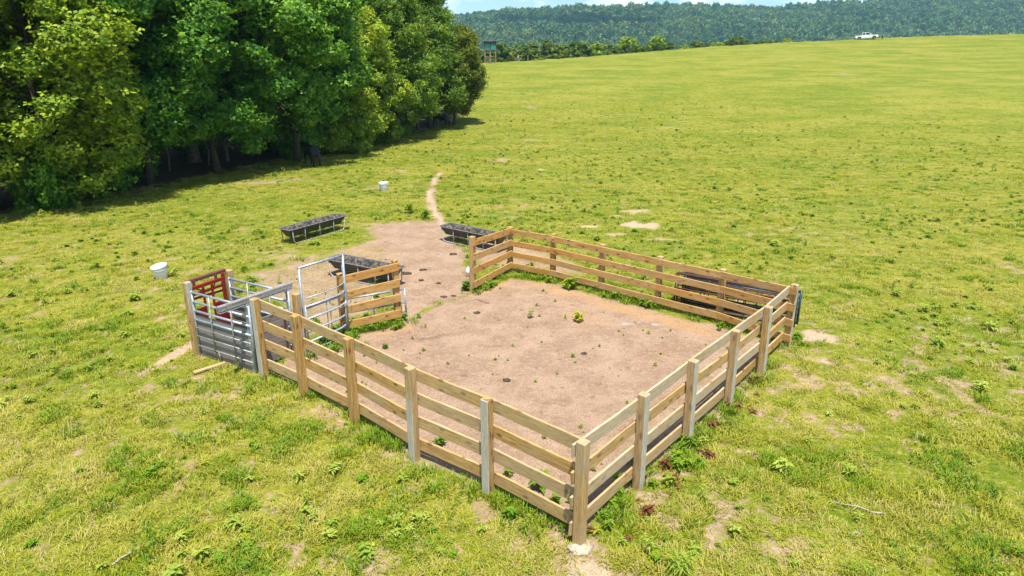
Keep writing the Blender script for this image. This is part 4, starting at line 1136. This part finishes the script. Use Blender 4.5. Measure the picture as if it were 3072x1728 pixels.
weed_thing('dark leafy weed behind the left fence, two spans from the corner', -2.35, 2.62, M['grass_green'], .95, None, 8, (5, .22, .17, .06, 8))
weed_thing('small weed between the second and third left boards near the corner', -1.05, 1.75, M['weed'], .8, None, 9)
weed_thing('broad weed at the lower left, under the grass clump', -5.35, -1.5, M['weed'], 1.35, None, 12, (7, .3, .22, .07, 9))
weed_thing('large pale weed at the lower right corner', 4.3, -3.4, M['weed'], 1.5, None, 13, (9, .36, .2, .055, 10))
weed_thing('tufted grey green weed right of the near corner post', 1.35, -.55, M['weed'], 1.2, None, 14, (16, .34, .22, .018, 6))
weed_thing('bushy weed beside the trail mouth', -5.9, 22.0, M['grass_green'], 1.4, None, 15, (9, .4, .2, .07, 9))
weed_thing('bushy weed where the trail meets the bare ground', -4.95, 20.9, M['grass_green'], 1.3, None, 16, (8, .35, .22, .08, 9))
weed_thing('leafy weed at the foot of the right wing end post', -2.45, 11.2, M['grass_green'], 1.3, None, 17, (9, .26, .15, .06, 9))
weed_thing('leafy weed by the inner foot of the right wing', -1.75, 11.5, M['weed'], 1.0, None, 18, (5, .25, .15, .05, 9))
weed_thing('leafy green weed behind the far fence, fourth span', .85, 11.35, M['grass_green'], 1.5, None, 19, (8, .3, .2, .07, 9))
prng = random.Random(77); cnt = 0
while cnt < 70:
    x = prng.uniform(-6, 6); y = prng.uniform(.5, 13)
    if float(poly_sd(np.array([x]), np.array([y]), PEN)[0]) < .35: continue
    cnt += 1
    weed_thing('small weed seedling growing on the bare pen soil', x, y, M['weed'] if prng.random() < .7 else M['grass_green'], prng.uniform(.16, .48), 'weed seedlings in the pen', 100 + cnt % 9)

# ------------------------------------------------------------------ grass (uncountable)
def tuft_geo(seed, n, rad, h, w, spread):
    rng = random.Random(seed); v = []; f = []
    for i in range(n):
        a = rng.uniform(0, 6.28); q = rad * math.sqrt(rng.random())
        bx, by = q * math.cos(a), q * math.sin(a)
        la = a + rng.uniform(-1.4, 1.4); hh = h * rng.uniform(.45, 1.1); ln = hh * spread * rng.uniform(.4, 1.2)
        dx, dy = math.cos(la), math.sin(la); px, py = -dy * w / 2, dx * w / 2
        m = (bx + dx * ln * .35, by + dy * ln * .35, hh * .65); t = (bx + dx * ln, by + dy * ln, hh)
        k = len(v)
        v += [(bx - px, by - py, -.01), (bx + px, by + py, -.01), (m[0] + px * .8, m[1] + py * .8, m[2]), (m[0] - px * .8, m[1] - py * .8, m[2]), t]
        f += [(k, k + 1, k + 2, k + 3), (k + 3, k + 2, k + 4)]
    return v, f
def grass():
    src = []
    for i in range(3): src.append(source('grass_a%d' % i, *tuft_geo(i, 24, .15, .085, .012, 1.3), M['grass']))
    for i in range(2): src.append(source('grass_b%d' % i, *tuft_geo(20 + i, 20, .16, .075, .010, 1.4), M['grass_dry']))
    for i in range(2): src.append(source('grass_c%d' % i, *tuft_geo(30 + i, 24, .15, .12, .016, .9), M['grass_green']))
    for i in range(3): src.append(source('grass_d%d' % i, *weed_geo(50 + i, 5, .20, .14, .045, 7), M['weed']))
    SRC_STALK = [source('grass_f%d' % i, *tuft_geo(90 + i, 7, .10, .26, .008, .55), M['grass_dry']) for i in range(2)]
    for i in range(1): src.append(source('grass_e%d' % i, *weed_geo(60 + i, 5, .12, .12, .04, 6), M['weed_red']))
    src += SRC_STALK
    src.append(source('grass_g0', *weed_geo(64, 3, .34, .10, .022, 12), M['weed']))
    src.append(source('grass_g1', *weed_geo(65, 9, .10, .10, .05, 5), M['grass_green']))
    src.append(source('grass_g2', *weed_geo(66, 6, .09, .10, .018, 6), M['grass']))
    N0 = 190000
    # density falls off with distance from the pen side of the pasture
    r = 2.5 + (125 - 2.5) * RNG.random(N0) ** 1.75
    a = np.radians(90 - RNG.uniform(-58, 58, N0))
    x = CAM[0] + r * np.cos(a); y = CAM[1] + r * np.sin(a)
    s, pale, lit = soil_fields(x, y)
    inw = poly_sd(x, y, WOOD)
    pen = poly_sd(x, y, PEN)
    soil = s + (RNG.random(N0) - .5) * .6
    clump = fbm(x * 3.1, y * 3.1, 93, 3) + (RNG.random(N0) - .5) * .25 + .10 * sstep(20, 45, r)
    keep = (clump > .44) & (soil < 0.45) & (inw < 1.0) & (pen < -0.02) & (RNG.random(N0) < sstep(125, 50, r) * .9 + .02)
    x, y, r, inw, pen = x[keep], y[keep], r[keep], inw[keep], pen[keep]; n = len(x)
    z = tz(x, y)
    big = fbm(x * 1.25, y * 1.25, 61, 4); big2 = fbm(x * .25 + 9, y * .25, 71, 3)
    u = RNG.random(n)
    pick = np.where(u < .50 + .9 * (big - .5), RNG.integers(0, 3, n), RNG.integers(3, 5, n))
    lush = (big > .60) & (RNG.random(n) < .45 * sstep(70, 25, r)) | ((pen > -.35) & (RNG.random(n) < .7))
    pick = np.where(lush, RNG.integers(5, 7, n), pick)
    wd = (RNG.random(n) < (.03 + .11 * sstep(.48, .66, big2) + .16 * sstep(12, 22, r) * sstep(.40, .58, big2)) * sstep(100, 40, r))
    pick = np.where(wd, RNG.choice([7, 8, 9, 13, 14, 14, 15, 15], n), pick)
    pick = np.where(RNG.random(n) < .022 * sstep(80, 20, r), RNG.integers(11, 13, n), pick)
    redz = ((np.abs(x * .755 - y * .656 - .25) < .35) & (y > -.2) & (y < 6) & (x > 0) & (RNG.random(n) < .14))
    pick = np.where(redz, 10, pick)
    sc = RNG.uniform(.65, 1.25, n) * (1 + .005 * r)
    sc = np.where((pick >= 7), sc * (.35 + .95 * RNG.random(n) ** 2.2), sc)
    S = np.stack([sc, sc, sc * np.where(pen > -.35, 1.1, .85)], 1)
    rot = np.stack([RNG.normal(size=n) * .08, RNG.normal(size=n) * .08, RNG.uniform(0, 6.28, n)], 1)
    scatter('grass', np.stack([x, y, z], 1), rot, S, pick, src, 'short yellow green pasture grass with leafy weeds', 'grass')
    # green fringe along the inside of the fences
    P_ = []
    for run, k, w in ((BACK, 420, .24), ([(-5.47,7.86),(-4.17,8.65)], 240, .32), ([(-1.05,13.1),(-2.22,11.09)], 130, .22), ([(0.02,.04),(1.16,1.38),(2.34,2.71)], 130, .2), ([(0.02,.04),(-1.39,1.22)], 26, .25), ([(-6.4,6.9),(-5.4,7.6)], 220, .5)):
        for _ in range(k):
            i = RNG.integers(0, len(run) - 1); t = RNG.random()
            ax, ay = run[i][:2]; bx, by = run[i + 1][:2]
            P_.append((ax + (bx - ax) * t + RNG.normal() * w, ay + (by - ay) * t + RNG.normal() * w, 0))
    P_ = np.array(P_); P_ = P_[fbm(P_[:, 0] * 1.3, P_[:, 1] * 1.3, 88, 3) > .52]
    n = len(P_); sc = RNG.uniform(.6, 1.35, n)
    src2 = [source('fringe_a%d' % i, *tuft_geo(70 + i, 18, .11, .16, .018, .9), M['grass_green']) for i in range(2)] + [source('fringe_b', *weed_geo(75, 5, .2, .14, .05, 7), M['grass_green'])]
    scatter('fence_grass', P_, np.stack([np.zeros(n), np.zeros(n), RNG.uniform(0, 6.28, n)], 1), np.stack([sc, sc, sc], 1), RNG.integers(0, 3, n), src2, 'green grass growing along the foot of the pen fences', 'grass')
grass()

# ------------------------------------------------------------------ cows
def skin_mesh(name, verts, edges, radii, mat, sub=2):
    me = bpy.data.meshes.new(name); me.from_pydata(verts, edges, [])
    o = bpy.data.objects.new(name, me); COL.objects.link(o)
    sk = o.modifiers.new('skin', 'SKIN'); sk.use_smooth_shade = True
    for i, r_ in enumerate(radii):
        d = me.skin_vertices[0].data[i]
        d.radius = r_ if isinstance(r_, tuple) else (r_, r_); d.use_root = (i == 0)
    ss = o.modifiers.new('subsurf', 'SUBSURF'); ss.levels = sub; ss.render_levels = sub
    dg = bpy.context.evaluated_depsgraph_get()
    nm = bpy.data.meshes.new_from_object(o.evaluated_get(dg))
    bpy.data.objects.remove(o); bpy.data.meshes.remove(me)
    nm.name = name
    for p in nm.polygons: p.use_smooth = True
    if mat is not None: nm.materials.clear(); nm.materials.append(mat)
    return nm
def cow(label, x, y, rz, s=1.0, grazing=False):
    v = [(0, 0, 1.02), (.42, 0, 1.0), (.72, 0, 1.02), (-.42, 0, 1.03), (-.78, 0, 1.06),
         (1.0, 0, 1.22), (1.24, 0, 1.36), (1.42, 0, 1.30), (1.68, 0, 1.12)]
    if grazing: v[5:] = [(1.0, 0, 1.08), (1.25, 0, .98), (1.42, 0, .86), (1.62, 0, .66)]
    e = [(0, 1), (1, 2), (0, 3), (3, 4), (2, 5), (5, 6), (6, 7), (7, 8)]
    r = [(.36, .40), (.35, .40), (.28, .34), (.36, .39), (.25, .29), (.17, .23), (.15, .17), (.135, .15), (.09, .09)]
    for sx, sy, hind in ((.66, .17, 0), (.66, -.17, 0), (-.72, .18, 1), (-.72, -.18, 1)):
        b = len(v); dx = .06 if sy > 0 else -.10
        if not hind:
            v += [(sx, sy, .80), (sx + dx, sy, .45), (sx + dx + .02, sy, .10), (sx + dx + .06, sy, .03)]; r += [.14, .075, .055, .07]
        else:
            v += [(sx + .06, sy, .82), (sx - .10 + dx, sy, .50), (sx - .02 + dx, sy, .12), (sx + .04 + dx, sy, .03)]; r += [.18, .080, .055, .07]
        e += [(2 if not hind else 4, b), (b, b + 1), (b + 1, b + 2), (b + 2, b + 3)]
    root = empty('cow', (x, y, gz(x, y)), rz); root.scale = (s, s, s)
    link('body', skin_mesh('body', v, e, r, M['cow']), root)
    hx, hz = v[7][0], v[7][2]
    for sy in (-1, 1):
        MB().tube([(hx - .12, sy * .10, hz + .07), (hx - .16, sy * .22, hz + .09), (hx - .17, sy * .34, hz + .03)], [.03, .06, .01], 7).build('ear', M['cow'], root, smooth=True)
    MB().tube([(-1.0, 0, 1.12), (-1.09, 0, .95), (-1.10, .02, .55), (-1.10, .03, .38)], [.035, .025, .02, .04], 7).build('tail', M['cow'], root, smooth=True)
    tag(root, label, 'cow'); return root
cow('black cow standing in the shade at the wood edge, the nearer of two', -14.9, 36.7, R(128), 1.04)
cow('black cow under the trees at the right end of the wood, the farther of two', -8.3, 58.9, R(160), 1.0, True)

# ------------------------------------------------------------------ hunting stand
def stand():
    x, y = -5.6, 134.8
    root = empty('hunting_stand', (x, y, gz(x, y)), R(47)); s = .86
    for sx in (-1, 1):
        for sy in (-1, 1):
            MB().box((0, 0, 1.3), (.16, .16, 2.9)).build('leg', M['pink_wood'], root, (sx * s * .93, sy * s * .93, -.15))
    for z in (.12, 1.25):
        for sx in (-1, 1):
            MB().box((0, 0, 0), (.06, 1.75, .12)).build('brace', M['pink_wood'], root, (sx * (s * .93 + .115), 0, z))
            MB().box((0, 0, 0), (1.75, .06, .12)).build('brace', M['pink_wood'], root, (0, sx * (s * .93 + .115), z + .003))
    for a in range(4):
        o = MB().box((0, 0, 0), (2 * s + .06, .05, .85)).build('lower_wall', M['teal'], root); o.location = (0, 0, 3.07); o.location = Vector((math.cos(a * math.pi / 2) * s, math.sin(a * math.pi / 2) * s, 3.08)); o.rotation_euler = (0, 0, a * math.pi / 2 + math.pi / 2)
        for k, zz, hh in ((0, 3.62, .22), (1, 4.15, .34)):
            o = MB().box((0, 0, 0), (2 * s + .04, .045, hh)).build('upper_wall', M['dark_tin'] if k else M['teal'], root); o.location = Vector((math.cos(a * math.pi / 2) * s, math.sin(a * math.pi / 2) * s, zz)); o.rotation_euler = (0, 0, a * math.pi / 2 + math.pi / 2)
        o = MB().box((0, 0, 0), (2 * s - .1, .02, .28)).build('window', M['glass'], root); o.location = Vector((math.cos(a * math.pi / 2) * (s - .02), math.sin(a * math.pi / 2) * (s - .02), 3.86)); o.rotation_euler = (0, 0, a * math.pi / 2 + math.pi / 2)
        MB().box((0, 0, 0), (.12, .12, 1.75)).build('corner_post', M['dark_tin'], root, (s * (1 if a in (0, 1) else -1), s * (1 if a in (1, 2) else -1), 3.5))
    MB().box((0, 0, 0), (2 * s, 2 * s, .08)).build('floor', M['pink_wood'], root, (0, 0, 2.62))
    o = MB().box((0, 0, 0), (2.25, 2.25, .09)).build('roof', M['dark_tin'], root, (0, 0, 4.46)); o.rotation_euler = (R(5), R(-5), 0)
    tag(root, 'raised hunting stand with teal walls and dark roof at the field edge', 'hunting stand')
stand()
br = empty('brace_post', (0.04, 139.5, gz(.04, 139.5)))
MB().cbox((0, 0, .55), (.16, .16, 1.3), .01).build('post', M['pink_wood'], br, (.45, 0, 0))
MB().tube([(-.45, 0, -.05), (.45, -.1, 1.15)], .07, 8).build('brace', M['steel_white'], br, smooth=True)
tag(br, 'wooden fence post with a pale diagonal brace right of the hunting stand', 'post')
fp = MB().cbox((0, 0, .5), (.16, .16, 1.3), .01).build('fence_post', M['pink_wood'], None, (2.55, 141.5, gz(2.55, 141.5))); tag(fp, 'single old post on the field edge right of the braced post', 'post')

# ------------------------------------------------------------------ pickup truck and person on the hill
def truck():
    x, y = 99.6, 184.0
    root = empty('pickup_truck', (x, y, gz(x, y) - .02), R(-24)); root.rotation_euler = (0, R(-3.5), R(-24))
    W = 1.0
    body = [(-2.85, .62), (-2.9, .95), (-2.85, 1.18), (1.05, 1.20), (2.55, 1.14), (2.88, .98), (2.92, .55), (2.3, .42), (-2.4, .42)]
    MB().prism(body, -W, W).build('body', M['truck_white'], root)
    cab = MB(); lo = [(-1.25, 1.20), (1.20, 1.20)]; hi = [(-1.05, 1.90), (.45, 1.92)]
    cab.v = [(-1.25, -.95, 1.19), (1.25, -.95, 1.19), (1.25, .95, 1.19), (-1.25, .95, 1.19), (-1.08, -.76, 1.90), (.42, -.76, 1.92), (.42, .76, 1.92), (-1.08, .76, 1.90)]
    cab.f = [(0, 3, 2, 1), (4, 5, 6, 7), (0, 1, 5, 4), (1, 2, 6, 5), (2, 3, 7, 6), (3, 0, 4, 7)]
    cab.build('cab', M['truck_white'], root)
    def pane(name, pts):
        mb = MB(); mb.v = pts; mb.f = [tuple(range(len(pts)))]; return mb.build(name, M['glass'], root)
    for sy in (-1, 1):
        f = lambda x_, z_: (x_, sy * (.95 - (z_ - 1.19) / .71 * .19 + .006), z_)
        pane('window', [f(-.30, 1.25), f(.98, 1.25), f(.45, 1.83), f(-.28, 1.83)]); pane('window', [f(-1.12, 1.25), f(-.42, 1.25), f(-.40, 1.83), f(-1.0, 1.83)])
        MB().cbox((0, 0, 0), (.14, .16, .18), .02).build('mirror', M['truck_white'], root, (.95, sy * 1.08, 1.32))
        MB().box((0, 0, 0), (.05, .14, .36)).build('taillight', M['taillight'], root, (-2.89, sy * .93, .98))
        MB().box((0, 0, 0), (.08, .30, .18)).build('headlight', M['steel_white'], root, (2.88, sy * .78, .92))
        for wx in (-1.85, 1.85):
            w = empty('wheel_mount', (0, 0, 0)); bpy.data.objects.remove(w)
            ty = MB().lathe([(.20, -.13), (.36, -.13), (.40, -.09), (.40, .09), (.36, .13), (.20, .13)], 20).build('wheel', M['tyre'], root, (wx, sy * .90, .40), (R(90), 0, 0), True)
            MB().lathe([(.001, .07), (.10, .09), (.19, .05), (.23, .10), (.23, -.10), (.001, -.10)], 20).build('rim', M['rim'], ty, (0, 0, -sy * .04), (0 if sy < 0 else R(180), 0, 0), True)
            MB().prism([(.50 * math.cos(R(t)), .50 * math.sin(R(t))) for t in range(-10, 191, 20)], 0, .03).build('wheel_arch', M['trim'], root, (wx, sy * 1.0 - .015 + (.004 if sy > 0 else -.004), .42))
    pane('windshield', [(1.22, -.86, 1.24), (1.22, .86, 1.24), (.47, .72, 1.87), (.47, -.72, 1.87)])
    pane('rear_window', [(-1.255, -.80, 1.28), (-1.255, .80, 1.28), (-1.10, .68, 1.82), (-1.10, -.68, 1.82)])
    MB().box((0, 0, 0), (1.45, 1.75, .03)).build('bed_cover', M['trim'], root, (-2.05, 0, 1.215))
    MB().box((0, 0, 0), (.55, 1.6, .07)).build('tailgate', M['truck_white'], root, (-3.18, 0, .78))
    MB().box((0, 0, 0), (.20, 1.9, .20)).build('bumper', M['trim'], root, (-2.98, 0, .52)); MB().box((0, 0, 0), (.16, 1.92, .26)).build('bumper', M['trim'], root, (2.95, 0, .55))
    tag(root, 'white crew cab pickup with its tailgate down on the hill crest', 'pickup truck')
truck()
def person():
    x, y = 104.3, 184.5
    v = [(0, 0, .95), (0, 0, 1.18), (0, 0, 1.38), (0, 0, 1.50), (0, .02, 1.60), (0, .02, 1.72)]
    e = [(0, 1), (1, 2), (2, 3), (3, 4), (4, 5)]
    r = [(.16, .12), (.15, .11), (.18, .11), .06, .085, .085]
    for s in (-1, 1):
        b = len(v); v += [(s * .10, 0, .82), (s * .11, .02, .48), (s * .12, -.02, .10), (s * .13, .14, .03)]; r += [.095, .065, .048, .04]
        e += [(0, b), (b, b + 1), (b + 1, b + 2), (b + 2, b + 3)]
        b = len(v); v += [(s * .20, 0, 1.40), (s * .26, -.03, 1.12), (s * .20, .16, 1.00), (s * .16, .24, 1.00)]; r += [.06, .045, .034, .030]
        e += [(2, b), (b, b + 1), (b + 1, b + 2), (b + 2, b + 3)]
        for k in range(5):
            c = len(v); off = (k - 2) * .018; ln = (.05, .075, .08, .075, .06)[k]
            v += [(s * .16 + off, .27 + (0 if k else -.02), 1.0 + .01 * k), (s * .15 + off, .27 + ln, .985)]; r += [.009, .008]
            e += [(b + 3, c), (c, c + 1)]
    me = skin_mesh('body', v, e, r, None, 1)
    me.materials.clear()
    for m_ in ('cloth_black', 'skin', 'cloth_white'): me.materials.append(M[m_])
    for p in me.polygons:
        z = p.center.z
        hand = abs(p.center.y) > .20 and z > .9
        p.material_index = 1 if (z > 1.47 or hand) else (2 if 1.18 < z < 1.30 else 0)
    root = empty('person', (x, y, gz(x, y)), R(150)); link('body', me, root)
    lump('hair', M['hair'], .10, 5, (0, -.01, 1.71), (.95, 1.05, .85), parent=root)
    MB().box((0, 0, 0), (.05, .02, .012)).build('mouth', M['taillight'], root, (0, .105, 1.585))
    MB().tube([(0, .09, 1.66), (0, .125, 1.625)], [.010, .016], 6).build('nose', M['skin'], root, smooth=True)
    for s in (-1, 1):
        MB().box((0, 0, 0), (.022, .012, .012)).build('eye', M['hair'], root, (s * .033, .098, 1.665))
        MB().tube([(s * .085, .01, 1.63), (s * .10, .0, 1.68)], [.012, .018], 6).build('ear', M['skin'], root, smooth=True)
    tag(root, 'person in dark clothes standing just right of the white pickup', 'person')
person()

# ------------------------------------------------------------------ cloud whose shadow lies on the ridge
def cloud():
    root = empty('cloud', (165, 1000, 980)); bmv = []
    q = random.Random(4)
    for i, (dx, dy, r_) in enumerate([(-95, 25, 42), (-45, 5, 55), (10, -5, 62), (60, -25, 66), (105, -40, 60), (140, -50, 40), (30, -60, 45)]):
        lump('puff', M['cloud'], r_, 200 + i, (dx, dy, q.uniform(-8, 12)), (1.1, .9, .5), parent=root, n=3)
    tag(root, 'cumulus cloud whose shadow darkens the middle of the ridge', 'cloud')
cloud()

# ------------------------------------------------------------------ haze
m, nt, out = newmat('haze_air')
pv = nt.nodes.new('ShaderNodeVolumePrincipled')
pv.inputs['Color'].default_value = (0.40, 0.79, 0.97, 1)
pv.inputs['Density'].default_value = 0.00014
pv.inputs['Anisotropy'].default_value = 0.0
nt.links.new(pv.outputs[0], out.inputs['Volume'])
hz = MB().box((0, 0, 85), (5400, 5400, 270)).build('haze', m); hz.location = (0, 0, 0)
tag(hz, 'thin blue summer haze over the fields and ridge', 'haze', kind='stuff')
